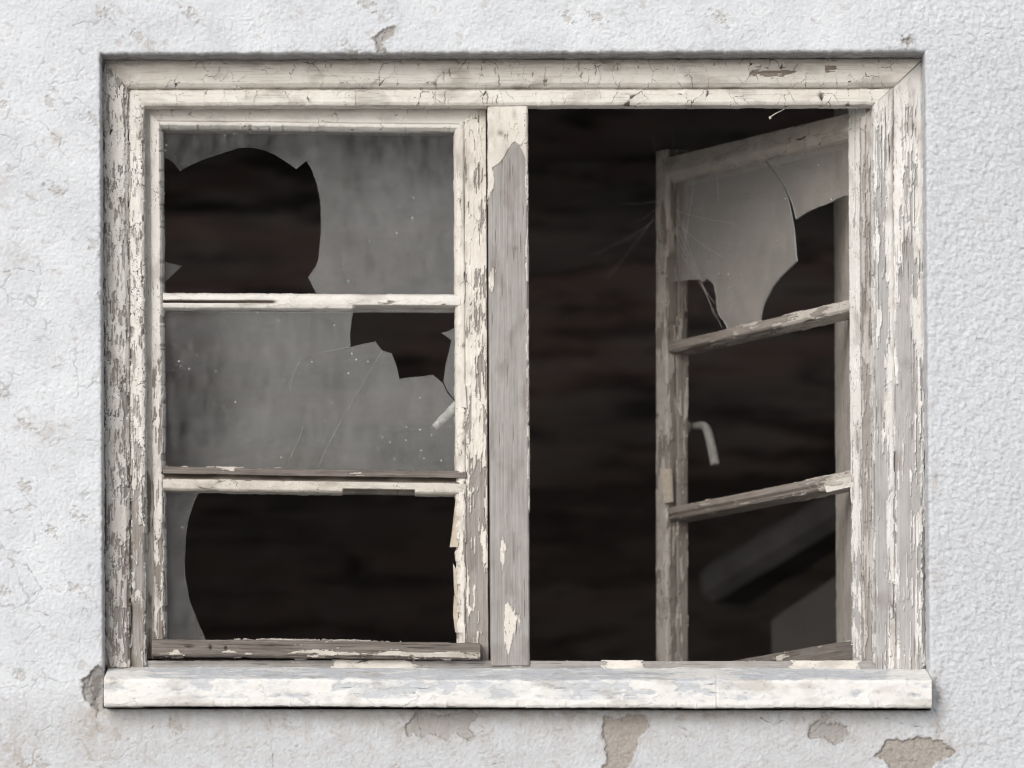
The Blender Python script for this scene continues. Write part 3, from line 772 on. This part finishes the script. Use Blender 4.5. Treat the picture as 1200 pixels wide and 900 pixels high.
railB = [(0, 0, 1), (24, 0, 1), (26, -6, 1), (27, -20, 0), (27, -38, 0), (0, -38, 0)]
board('bottom_rail', sashL, pt(190, 778, YL + 0.003), pt(540, 781, YL + 0.003), Z3, -Y3, railB, M_weather, 0.4, 74, (0.04, 0.008), 0.4, 0.5)
# glazing bars
def w_b1(px, py, u, a, b):
    w = -0.62 + 0 * px + 0.9 * blob(px, a, 440, 11, 28, 3) + 0.8 * blob(px, a, 520, 12, 12, 3) + 0.5 * ss(a, 4, 0) * ss(px, 350, 200)
    return w
def h_b1(px, py, u, a, b):
    slot = ss(a, 8.2, 9.2) * ss(a, 12.2, 11.2) * ss(px, 326, 318) * ss(b, -2, 0) * (1 - 0.35 * ss(px, 200, 322))
    cut = ss(a, 13.0, 14.5) * ss(px, 412, 418)
    return -0.010 * slot - 0.006 * cut, slot
def d_b1(px, py, u, a, b):
    return 0.35 * ss(a, 3.5, 0.5) + 0.4 * ss(a, 8, 9) * ss(a, 12.5, 11.5) * ss(px, 330, 318)
bar = [(0, -10, 1), (0.5, -2, 1), (1.5, 0, 1), (8, 1.5, 1), (12, 1.5, 1), (16.5, 0, 1), (17.5, -3, 1), (18, -24, 1), (17, -36, 0), (1, -36, 0)]
board('glazing_bar', sashL, pt(191, 343.5, YL - 0.001), pt(540, 345, YL - 0.001), -Z3, -Y3, bar, M_sash, w_b1, 75, (0.03, 0.012), 0.4, 0.6, camt=0.4, dirt_shade=d_b1, hfun=h_b1)
def w_b2(px, py, u, a, b):
    return 0.42 - 1.15 * ss(a, 15, 17) - 0.35 * ss(px, 400, 200) * ss(a, 6, 3) + 0.3 * ss(a, 26, 28) * ss(fbm(px / 20, px * 0, 631, 2), 0, 0.3)
def h_b2(px, py, u, a, b):
    slot = ss(a, 10.0, 11.2) * ss(a, 15.2, 14.2) * ss(b, -4, -1) * (0.6 + 0.4 * ss(fbm(px / 50, px * 0, 632, 2), -0.3, 0.1))
    cut = ss(a, 23.5, 24.5) * ss(px, 401, 404) * ss(px, 487, 484)
    return -0.010 * slot - 0.010 * cut, 0.8 * slot
def d_b2(px, py, u, a, b): return 0.5 * ss(a, 9, 11) * ss(a, 16, 14.5) + 0.5 * ss(a, 23, 24) * ss(px, 401, 404) * ss(px, 487, 484) + 0.1 * ss(a, 12, 8)
bar2 = [(0, -8, 1), (0.5, -1, 1), (2, 2, 1), (9, 3.5, 1), (12, 2, 1), (16, 1, 1), (26, 0.6, 1), (28, -2, 1), (28.5, -24, 1), (27, -36, 0), (1, -36, 0)]
board('glazing_bar', sashL, pt(191, 546, YL - 0.001), pt(547, 551, YL - 0.001), -Z3, -Y3, bar2, M_weather, w_b2, 76, (0.03, 0.010), 0.35, 0.6, dirt_shade=d_b2, hfun=h_b2)
# weather bar
def w_wb(px, py, u, a, b):
    return 0.55 - 0.95 * np.exp(-((a - 15.5) / 3.2) ** 2) * ss(fbm(px / 38, a / 9, 641, 3) + 0.5 * ss(px, 300, 380), 0.05, 0.35) - 0.9 * ss(a, 1.2, -0.5) * ss(px, 250, 320) * ss(px, 450, 420)
def h_wb(px, py, u, a, b):
    holes = 0
    for hx, hy in ((247, 758), (265, 759)): holes = holes + blob(px, py, hx, hy, 1.6, 2.0)
    holes = holes + blob(px, py, 222, 757, 5, 1.4) + 0.6 * blob(px, py, 318, 756, 12, 1.5) + 0.5 * blob(px, py, 520, 757, 14, 1.4)
    return -0.007 * holes - 0.0014 * ss(fbm(px / 30, a / 2.2, 642, 3), 0.1, 0.5), None
def d_wb(px, py, u, a, b):
    d = 0
    for hx, hy in ((247, 758), (265, 759)): d = d + blob(px, py, hx, hy, 2.0, 2.4)
    return 0.3 * d + 0.10
wbar = [(0, -22, 1), (0.5, -3, 1), (2, 0, 1), (18, 2, 1), (21, 0, 1), (21.5, -4, 1), (21.5, -26, 0), (0, -26, 0)]
board('weather_bar', sashL, pt(178, 747.5, YL - 0.034), pt(563, 752, YL - 0.034), -Z3, -Y3, wbar, M_weather, w_wb, 77, (0.025, 0.006), 0.45, 0.8, grain=(0.05, 0.0026), amp=1.8, dirt_shade=d_wb, hfun=h_wb)
# loose putty and flakes on the inner edge of the stile
def flake(parent, name, pts, O, n, mat, thick=0.0018, off=0.0):
    n = np.array(n, float); O = np.array(O, float) + n * off
    bm = bmesh.new()
    P3 = [on_plane(px, py, O, n) for px, py in pts]
    P3 = [p + n * rng.uniform(-0.002, 0.002) for p in P3]
    f = [bm.verts.new(p) for p in P3]; b = [bm.verts.new(p - n * thick) for p in P3]
    bm.faces.new(f); bm.faces.new(b[::-1])
    for i in range(len(f)):
        j = (i + 1) % len(f); bm.faces.new((f[j], f[i], b[i], b[j]))
    return attach(bm_obj(name, bm, mat), parent)
OL = pt(370, 450, YL + 0.006)
for pts in ([(534, 584), (536.5, 586), (537, 641), (527, 641), (529, 625), (531, 610)], [(531, 660), (535, 668), (537, 710), (533, 700), (532, 690)], [(532, 697), (537, 704), (537, 742), (533, 738), (531, 720)]):
    flake(sashL, 'paint_flake', pts, OL, -Y3, M_flake)
for pts in ([(539, 449), (545, 450), (547, 478), (541, 477)],):
    flake(sashL, 'paint_flake', pts, OL, -Y3, M_white_flake, off=0.012)
for pts in ([(255, 575), (280, 576), (292, 577.5), (270, 577)], [(303, 575), (325, 577), (331, 578.5), (312, 577.5)]):
    flake(sashL, 'paint_flake', pts, OL, -Y3, M_flake)
# panes
GL = 0.0125
def gl(poly, tilt=(0, 0), label=None): return pane(sashL, poly, pt(370, 450, YL), -Y3, GL, M_glass, tilt, label=label)
hole1 = curve2([(373.5, 348), (366, 335), (361, 325)], 2)[:-1] + [(361, 325)] + curve2([(366, 318), (372, 307), (375, 280), (376, 250), (372, 220), (366, 201), (359, 188)], 4) + [(347, 198)] + \
        curve2([(346, 197), (338, 191), (320, 180), (302, 174), (285, 172.5), (270, 176), (250, 183), (230, 190), (211, 200)], 4) + [(203, 190), (197, 186), (189, 183)]
gl([(189, 148), (541, 148), (541, 350)] + hole1, (0.004, 0.0), 'glass pane with a big round hole at its left')
gl([(189, 306), (202, 309), (213, 311.5), (203, 321), (194, 329), (189, 332)], (0, 0.02))
gl([(189, 358), (416, 358), (414, 366)] + curve2([(412, 374), (410.5, 390), (410.5, 406.5)], 3) + [(425, 403), (440, 400), (447.4, 410.5), (459, 414), (463, 424), (466, 434), (468, 444), (480, 442), (495, 441), (507, 439), (519, 449), (524, 460), (541, 480), (541, 553), (189, 553)], (0.002, -0.003), 'large glass pane cracked across with its top corner broken out')
bm = bmesh.new()
OG = pt(370, 450, YL + GL * 1.0 - 0.0002)
for ln in ([(410.5, 406.5), (385, 412), (365, 417), (351, 423)], [(351, 423), (342, 445), (340, 462)], [(355, 500), (350, 515), (338, 542)], [(448, 411), (430, 441), (409, 478), (390, 511), (371, 551)]):
    add_tube(bm, spline([on_plane(x, y, OG, -Y3) for x, y in ln], 4), 0.00040, 5)
attach(bm_obj('glass_crack', bm, plain('grey_crack_edge', (0.40, 0.40, 0.40), (0.20, 0.20, 0.20), 45, 0.4), None, True), sashL)
gl([(541, 374), (533, 384), (525, 388), (517, 390), (523, 394), (529, 399), (526, 412), (522, 428), (519.6, 447.5), (525, 459), (541, 478)], (0.006, 0.0))
gl([(189, 568), (238, 568)] + curve2([(236, 572), (226, 592), (219, 620), (216.5, 655), (218, 680), (222, 702), (231, 726), (242, 752)], 4) + [(189, 755)], (0.0, 0.0), 'glass sliver left along the stile')
# handle (inside face)
bm = bmesh.new()
hp = spline([pt(549, 470, YL + 0.052), pt(543, 470, YL + 0.030), pt(536, 474, YL + 0.026), pt(526, 484, YL + 0.024), pt(515, 495, YL + 0.022), pt(509, 501, YL + 0.022)], 5)
add_tube(bm, hp, [0.0080 - 0.0040 * abs(i / (len(hp) - 1) - 0.45) for i in range(len(hp))], 12, 0.85)
attach(bm_obj('handle', bm, M_handle, None, True), sashL)

# ------------------------------------------------------------------ open casement (swung into the room, hinged on the right)
TH = R(54)
Hp = pt(1013, 450, 0.090)
uO = np.array([-math.cos(TH), math.sin(TH), 0]); nO = np.array([-math.sin(TH), -math.cos(TH), 0])
sashR = thing('casement_sash', 'open casement swung into the dark room, only its top pane still holding broken glass', 'casement', (Hp[0], Hp[1], pt(1013, 775, 0.09)[2]))
def so(px, py, off=0.0): return on_plane(px, py, Hp + nO * off, nO)
W = np.dot(so(769, 450) - Hp, uO)
def w_or(px, py, u, a, b): return -0.35 + 0 * px
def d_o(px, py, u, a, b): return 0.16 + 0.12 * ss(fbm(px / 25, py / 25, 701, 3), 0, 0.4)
# hinge stile: faces the daylight, bright
hs = [(-2, 0, 1), (27, 0.5, 1), (29, -1, 1), (30, -8, 1), (30, -34, 0), (-2, -34, 0)]
def w_hs(px, py, u, a, b): return -0.40 + 0.35 * ss(py, 450, 620) + 0 * px
board('stile', sashR, so(1013, 121), so(1017, 790), uO, nO, hs, M_right, w_hs, 81, (0.045, 0.008), 0.4, 0.7, dirt_shade=lambda px, py, u, a, b: 0.25 * ss(py, 200, 120))
# free stile: exterior face, glazing rebate (putty gone) and the inner edge that turns to the light
def w_fs(px, py, u, a, b): return -0.18 + 0.35 * ss(b, -2, -8) + 0 * px
fs = [(0, 0, 1), (20, 0.4, 1), (21.5, -1, 1), (22, -22, 1), (25.5, -22, 1), (26, -11, 1), (28.5, -11.5, 1), (29.2, -13, 1), (29.5, -27, 1), (27, -29, 0), (0, -29, 0)]
def h_fs(px, py, u, a, b):
    gone = ss(a, 19, 21) * (ss(py, 300, 304) * ss(py, 402, 398))
    return -0.003 * gone - 0.0014 * ss(fbm(py / 30, a / 8, 711, 3), 0.15, 0.4) * ss(a, 12, 20), None
board('stile', sashR, so(769, 178), so(769, 800), -uO, nO, fs, M_open, w_fs, 82, (0.05, 0.008), 0.4, 0.6, dirt_shade=d_o, hfun=h_fs)
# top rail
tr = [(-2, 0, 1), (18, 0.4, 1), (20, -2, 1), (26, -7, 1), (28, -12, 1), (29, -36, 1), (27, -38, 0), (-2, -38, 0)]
board('top_rail', sashR, so(1000, 133), so(776, 188), -Z3, nO, tr, M_open, lambda px, py, u, a, b: -0.5 + 0 * px, 83, (0.05, 0.014), 0.4, 0.6, dirt_shade=d_o)
obar = [(0, -14, 1), (0.5, -3, 1), (2, 0, 1), (11, 1, 1), (13.5, -1, 1), (14.5, -6, 1), (15, -34, 1), (13, -36, 0), (1, -36, 0)]
def w_ob(px, py, u, a, b): return 0.15 - 0.5 * ss(px, 900, 1000) + 0 * px
board('glazing_bar', sashR, so(1001, 349), so(783, 400), -Z3, nO, obar, M_open, w_ob, 84, (0.03, 0.010), 0.4, 0.6, dirt_shade=lambda px, py, u, a, b: 0.05 + 0.25 * ss(px, 930, 800))
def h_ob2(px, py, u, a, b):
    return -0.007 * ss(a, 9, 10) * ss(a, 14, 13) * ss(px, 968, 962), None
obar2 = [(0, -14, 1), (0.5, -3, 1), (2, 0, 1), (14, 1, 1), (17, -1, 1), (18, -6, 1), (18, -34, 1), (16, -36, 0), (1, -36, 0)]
board('glazing_bar', sashR, so(1001, 550), so(783, 594), -Z3, nO, obar2, M_open, lambda px, py, u, a, b: w_ob(px, py, u, a, b) + 0.2, 85, (0.03, 0.010), 0.4, 0.6, dirt_shade=lambda px, py, u, a, b: 0.08 + 0.25 * ss(px, 930, 800), hfun=h_ob2)
flake(sashR, 'putty_chunk', [(965, 567), (997, 558), (998, 570), (969, 577)], Hp, nO, M_white_flake, 0.006, 0.002)
flake(sashR, 'putty_chunk', [(776, 550), (784, 549), (786, 588), (779, 590)], Hp, nO, M_flake, 0.005, 0.003)
obr = [(0, 0, 1), (24, -1, 1), (26, -8, 1), (26, -36, 0), (0, -36, 0)]
board('bottom_rail', sashR, so(1004, 749), so(776, 789), -Z3, nO, obr, M_weather, 0.35, 86, (0.04, 0.008), 0.4, 0.5)
# glass left in the top pane
def go(poly, tilt=(0, 0), label=None): return pane(sashR, poly, Hp, nO, 0.014, M_glass_open, tilt, label=label)
go([(786, 204)] + [(893, 181)] + curve2([(896, 189), (907, 202), (917, 217), (925, 240), (930, 266), (932, 288), (934, 306)], 4) + [(922, 317)] +
   curve2([(914, 325), (906, 335), (899, 347), (893, 361), (889, 382)], 4) + [(888, 390), (853, 397), (851, 383)] + curve2([(849, 379), (841, 367), (839, 356), (838, 345), (835, 333), (828, 326)], 4) + [(823, 330), (818, 327), (806, 328), (786, 331)], (0.01, 0.0), 'fan shaped glass shard hanging from the top rail')
go([(899, 181), (1000, 157), (1000, 226)] + curve2([(997, 227), (984, 231), (970, 238), (960, 242), (946, 248), (933, 257)], 3) + curve2([(932, 254), (928, 238), (918, 215), (899, 189)], 4), (-0.02, 0.0), 'curved glass shard in the upper hinge corner')
# handle on the room side of the free stile
bm = bmesh.new()
add_tube(bm, [so(800, 500, -0.034), so(800, 500, -0.040)], 0.013, 16)
hp = spline([so(800, 501, -0.036), so(806, 500, -0.058), so(816, 499.5, -0.064), so(824, 499, -0.066), so(829, 505, -0.066), so(833, 520, -0.066), so(836, 534, -0.065), so(838, 545, -0.064)], 5)
add_tube(bm, hp, [0.0058 + 0.0018 * min(1, i / len(hp) * 1.4) for i in range(len(hp))], 12)
attach(bm_obj('handle', bm, M_handle_dull, None, True), sashR)

# ------------------------------------------------------------------ cobwebs
bm = bmesh.new()
def strand(p0, p1, sag=2, o0=0.02, o1=0.02, r=0.00017):
    a = so(*p0, o0); b = so(*p1, o1); m = (a + b) / 2 - Z3 * sag * S
    add_tube(bm, spline([a, m, b], 5), r, 5)
for s in [((790, 238), (838, 372), 3), ((794, 262), (848, 302), 3), ((792, 262), (846, 384), 4), ((788, 246), (860, 262), 2), ((800, 300), (838, 356), 3),
          ((770, 250), (712, 326), 2, 0.02, 0.05), ((768, 236), (725, 238), 2, 0.02, 0.04), ((770, 244), (744, 262), 1, 0.02, 0.03),
          ((791, 212), (788, 150), 1), ((772, 196), (764, 158), 1, 0.01, 0.04), ((768, 258), (690, 300), 4, 0.02, 0.08), ((815, 200), (800, 300), 2), ((794, 280), (830, 345), 3), ((840, 198), (842, 236), 1)]:
    strand(*s)
web = bm_obj('cobweb', bm, M_web, None, True)
web['label'] = 'faint dusty cobweb strands strung across the open casement near its top pane'; web['category'] = 'cobweb'

# ------------------------------------------------------------------ the room behind
M_room = plain('sooty_plaster', (0.30, 0.27, 0.25), (0.20, 0.18, 0.17), 3)
M_floor = plain('dusty_floor', (0.30, 0.27, 0.25), (0.22, 0.20, 0.18), 6)
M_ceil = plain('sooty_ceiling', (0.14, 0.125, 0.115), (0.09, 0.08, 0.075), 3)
RX0, RX1, RY1, RZ0, RZ1 = -2.2, 2.6, 2.5, 1.0, 3.42
def slab(name, lo, hi, mat):
    bm = bmesh.new(); add_box(bm, lo, hi); o = bm_obj(name, bm, mat); o['kind'] = 'structure'; return o
slab('floor', (RX0 - 0.1, 0.322, RZ0 - 0.1), (RX1 + 0.1, RY1 + 0.3, RZ0), M_floor)
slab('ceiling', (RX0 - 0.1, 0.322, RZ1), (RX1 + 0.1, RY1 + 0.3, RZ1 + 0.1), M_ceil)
for xs in (RX0 - 0.1, RX1):      # added high openings, out of view, to bring daylight into the room
    bm = bmesh.new(); xe = xs + 0.1
    for lo, hi in (((xs, 0.322, RZ0 + 0.002), (xe, 0.7, RZ1 - 0.002)), ((xs, 2.42, RZ0 + 0.002), (xe, RY1 + 0.3, RZ1 - 0.002)),
                   ((xs, 0.7, RZ0 + 0.002), (xe, 2.42, RZ0 + 0.95)), ((xs, 0.7, RZ1 - 0.1), (xe, 2.42, RZ1 - 0.002))):
        add_box(bm, lo, hi)
    o = bm_obj('room_wall', bm, M_room); o['kind'] = 'structure'
# rough old masonry at the back, in low irregular courses
bx = np.linspace(RX0 + 0.002, RX1 - 0.002, 360); bz = np.linspace(RZ0 + 0.002, RZ1 - 0.002, 260)
BX, BZ = np.meshgrid(bx, bz)
wz = BZ + 0.03 * fbm(BX / 0.5, BZ / 0.4, 801, 3); wx = BX + 0.05 * fbm(BX / 0.3, BZ / 0.3, 802, 3)
v1, v2, vr = voronoi(wx / 0.95, wz / 0.07, 803, 0.9)
joint = ss(0.10 - (v2 - v1), 0, 0.10) * ss(fbm(BX / 0.3, BZ / 0.1, 808, 2), -0.1, 0.3)
shade_band = 0.85 * ss(BZ + 0.10 * fbm(BX / 0.5, BZ / 0.3, 810, 3), 2.72, 2.42) + 0.6 * ss(BZ + 0.05 * fbm(BX / 0.5, BZ / 0.1, 811, 3), 3.00, 3.10)  # dimness of the lower and topmost wall painted into the colour
soot_shade = ss(fbm(BX / 0.42, BZ / 0.055, 804, 5, 0.62) + 0.25 * fbm(BX / 0.9, BZ / 0.35, 809, 2), -0.02, 0.40)
hue_ = np.clip(0.5 + 0.7 * fbm(BX / 0.8, BZ / 0.14, 805, 4) + 0.25 * (vr - 0.5), 0, 1)
dep = RY1 - 0.03 * (1 - joint) * (0.4 + vr) + 0.02 * fbm(BX / 0.12, BZ / 0.06, 806, 4)
idb = np.arange(BX.size).reshape(BX.shape)
qb = np.stack([idb[:-1, :-1], idb[:-1, 1:], idb[1:, 1:], idb[1:, :-1]], -1).reshape(-1, 4)
me = np_mesh('masonry_wall', np.stack([BX, dep, BZ], -1).reshape(-1, 3), qb, (), True, dict(hue=hue_, soot_shade=np.clip(0.72 * soot_shade + 0.4 * joint + shade_band, 0, 0.97)))
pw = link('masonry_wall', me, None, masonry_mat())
pw['label'] = 'sooty masonry wall, shade painted in low and high, faint reddish courses at the back of the room'; pw['category'] = 'wall'; pw['kind'] = 'thing'
# leaning round pole with a rusty end and the boxy board under it
M_pole = plain('pale_grey_bark', (0.19, 0.178, 0.175), (0.11, 0.103, 0.10), 9, stretch=(1, 1, 1))
M_rust = plain('rusty_pole_end', (0.22, 0.09, 0.06), (0.12, 0.06, 0.045), 30)
p0, p1 = pt(844, 690, 1.75), pt(1100, 538, 1.15)
pole = thing('leaning_beam', 'grey timber beam leaning at a slant behind the open casement', 'beam', tuple(p0)); pole['kind'] = 'thing'
def beam(t0, t1, hw, hh, name, mat, bev):
    bm = bmesh.new()
    d = Vector(p1 - p0).normalized(); side = d.cross(Vector((0, 0, 1))).normalized(); up = side.cross(d).normalized()
    rings = []
    for k in range(15):
        t = t0 + (t1 - t0) * k / 14; c = Vector(p0 + (p1 - p0) * t); w = 1 + 0.05 * math.sin(k * 1.9)
        rings.append([bm.verts.new(c + side * x * w + up * z * w) for x, z in ((-hw, -hh + bev), (-hw, hh - bev), (-hw + bev, hh), (hw - bev, hh), (hw, hh - bev), (hw, -hh + bev), (hw - bev, -hh), (-hw + bev, -hh))])
    for a, b in zip(rings[:-1], rings[1:]):
        for k in range(8): bm.faces.new((a[k], a[(k + 1) % 8], b[(k + 1) % 8], b[k]))
    bm.faces.new(rings[0]); bm.faces.new(rings[-1][::-1])
    return attach(bm_obj(name, bm, mat), pole)
beam(0.03, 1.0, 0.055, 0.036, 'shaft', M_pole, 0.018)
beam(0.0, 0.029, 0.03, 0.020, 'end_cap', M_rust, 0.006)
bm = bmesh.new()
vs = []
for dy in (0, 0.03):
    for (px, py) in ((906, 870), (904, 726), (985, 672), (1080, 612), (1100, 870)):
        vs.append(bm.verts.new(pt(px, py, 1.30 + dy)))
n = 5
bm.faces.new(vs[:n]); bm.faces.new(vs[n:][::-1])
for i in range(n):
    j = (i + 1) % n; bm.faces.new((vs[j], vs[i], vs[n + i], vs[n + j]))
brd = bm_obj('leaning_board', bm, plain('grey_board', (0.20, 0.185, 0.18), (0.14, 0.13, 0.125), 5))
brd['label'] = 'dull grey board with a slanted top standing under the leaning beam'; brd['category'] = 'board'

# ------------------------------------------------------------------ ground outside
M_ground = plain('pale_concrete_pavement', (0.46, 0.45, 0.43), (0.38, 0.37, 0.355), 0.8, 0.9)
bm = bmesh.new()
vs = [bm.verts.new(p) for p in ((-300, -600, 0), (300, -600, 0), (300, 300, 0), (-300, 300, 0))]; bm.faces.new(vs)
g = bm_obj('ground', bm, M_ground); g['kind'] = 'structure'

# ------------------------------------------------------------------ added tree, out of view: darkens what the panes mirror
M_bark = plain('pale_bark', (0.55, 0.52, 0.49), (0.42, 0.39, 0.365), 6)
M_leaf = plain('dark_leaves', (0.055, 0.08, 0.035), (0.035, 0.055, 0.022), 3)
TY = -19.9
tree = thing('added_tree', 'added tree, unseen behind the camera, to darken reflections in the panes', 'tree', (-1.9, TY, 0))
bm = bmesh.new()
add_tube(bm, spline([(-1.9, TY, -0.1), (-1.86, TY, 2.5), (-1.78, TY, 5), (-1.7, TY, 7.5), (-1.5, TY, 10)], 5), [0.50 - 0.012 * i for i in range(21)], 14)
for k in range(9):
    a = k * 2.4; z0 = 6.6 + 0.35 * k
    add_tube(bm, spline([(-1.75, TY, z0), (-1.75 + 1.6 * math.cos(a), TY + 1.4 * math.sin(a), z0 + 0.9), (-1.7 + 3.6 * math.cos(a), TY + 3 * math.sin(a), z0 + 1.9)], 4), [0.16 - 0.014 * i for i in range(9)], 8)
attach(bm_obj('trunk', bm, M_bark, None, True), tree)
r_ = np.random.RandomState(5); nl = 24000
cc = []
while len(cc) < nl:
    p = r_.uniform(-1, 1, 3)
    if np.dot(p, p) > 1: continue
    c = np.array([-1.2 + 4.2 * p[0], TY + 3.2 * p[1], 9.2 + 3.1 * p[2]])
    if c[2] < 5.97 + 0.2 * math.sin(c[0] * 1.7) * math.sin(c[1]) + 0.2 * math.sin(c[0] * 5.1): continue
    if math.sin(c[0] * 1.9 + 1) * math.sin(c[1] * 2.1) * math.sin(c[2] * 1.8) > 0.42: continue
    cc.append(c)
cc = np.array(cc); d1 = r_.normal(size=(nl, 3)); d1 /= np.linalg.norm(d1, axis=1)[:, None]; d2 = np.cross(d1, r_.normal(size=(nl, 3))); d2 /= np.linalg.norm(d2, axis=1)[:, None]
sz = r_.uniform(0.10, 0.2, (nl, 1))
v4 = np.stack([cc - d1 * sz, cc + d2 * sz * 0.55, cc + d1 * sz, cc - d2 * sz * 0.55], 1).reshape(-1, 3)
attach(link('crown', np_mesh('crown', v4, np.arange(nl * 4).reshape(-1, 4), (), False), None, M_leaf), tree)

# ------------------------------------------------------------------ light
SUN_EL, SUN_AZ = R(27), R(-24)       # soft light from the upper left, in front of the wall
sd = Vector((math.sin(SUN_AZ) * math.cos(SUN_EL), -math.cos(SUN_AZ) * math.cos(SUN_EL), math.sin(SUN_EL)))
world = bpy.data.worlds.new('World'); scene.world = world; world.use_nodes = True
nt = world.node_tree; nt.nodes.clear()
sky = nt.nodes.new('ShaderNodeTexSky'); sky.sky_type = 'NISHITA'; sky.sun_disc = False
sky.sun_elevation = SUN_EL; sky.sun_rotation = math.atan2(sd.x, sd.y)
sky.air_density = 1.0; sky.dust_density = 4.0; sky.ozone_density = 1.0
hs_ = nt.nodes.new('ShaderNodeHueSaturation'); hs_.inputs['Saturation'].default_value = 0.32
bg = nt.nodes.new('ShaderNodeBackground'); bg.inputs['Strength'].default_value = 0.15
wo = nt.nodes.new('ShaderNodeOutputWorld')
nt.links.new(sky.outputs[0], hs_.inputs['Color']); nt.links.new(hs_.outputs[0], bg.inputs['Color']); nt.links.new(bg.outputs[0], wo.inputs['Surface'])
sl = bpy.data.lights.new('sun', 'SUN'); sl.energy = 1.45; sl.angle = R(40); sl.color = (1.0, 0.985, 0.965)
so_ = bpy.data.objects.new('sun', sl); C.objects.link(so_)
so_.rotation_euler = (-sd).to_track_quat('-Z', 'Y').to_euler()

# ------------------------------------------------------------------ camera
cam = bpy.data.cameras.new('camera'); co_ = bpy.data.objects.new('camera', cam); C.objects.link(co_)
co_.location = CAM; co_.rotation_euler = (R(90), 0, 0)
cam.sensor_width = 36; cam.lens = 36 * D / (1200 * S)
cam.shift_x = -CX / (1200 * S); cam.shift_y = (ZC - CZ) / (1200 * S)
cam.clip_start = 0.1; cam.clip_end = 2000
cam.dof.use_dof = True; cam.dof.focus_distance = D + 0.05; cam.dof.aperture_fstop = 2.9
scene.camera = co_
scene.view_settings.view_transform = 'Standard'; scene.view_settings.look = 'None'
scene.view_settings.exposure = -0.2; scene.view_settings.gamma = 1.0
scene.view_settings.use_curve_mapping = False
scene.cycles.max_bounces = 8; scene.cycles.transparent_max_bounces = 16
scene.cycles.use_denoising = True; scene.cycles.pixel_filter_type = 'BLACKMAN_HARRIS'; scene.cycles.filter_width = 1.15
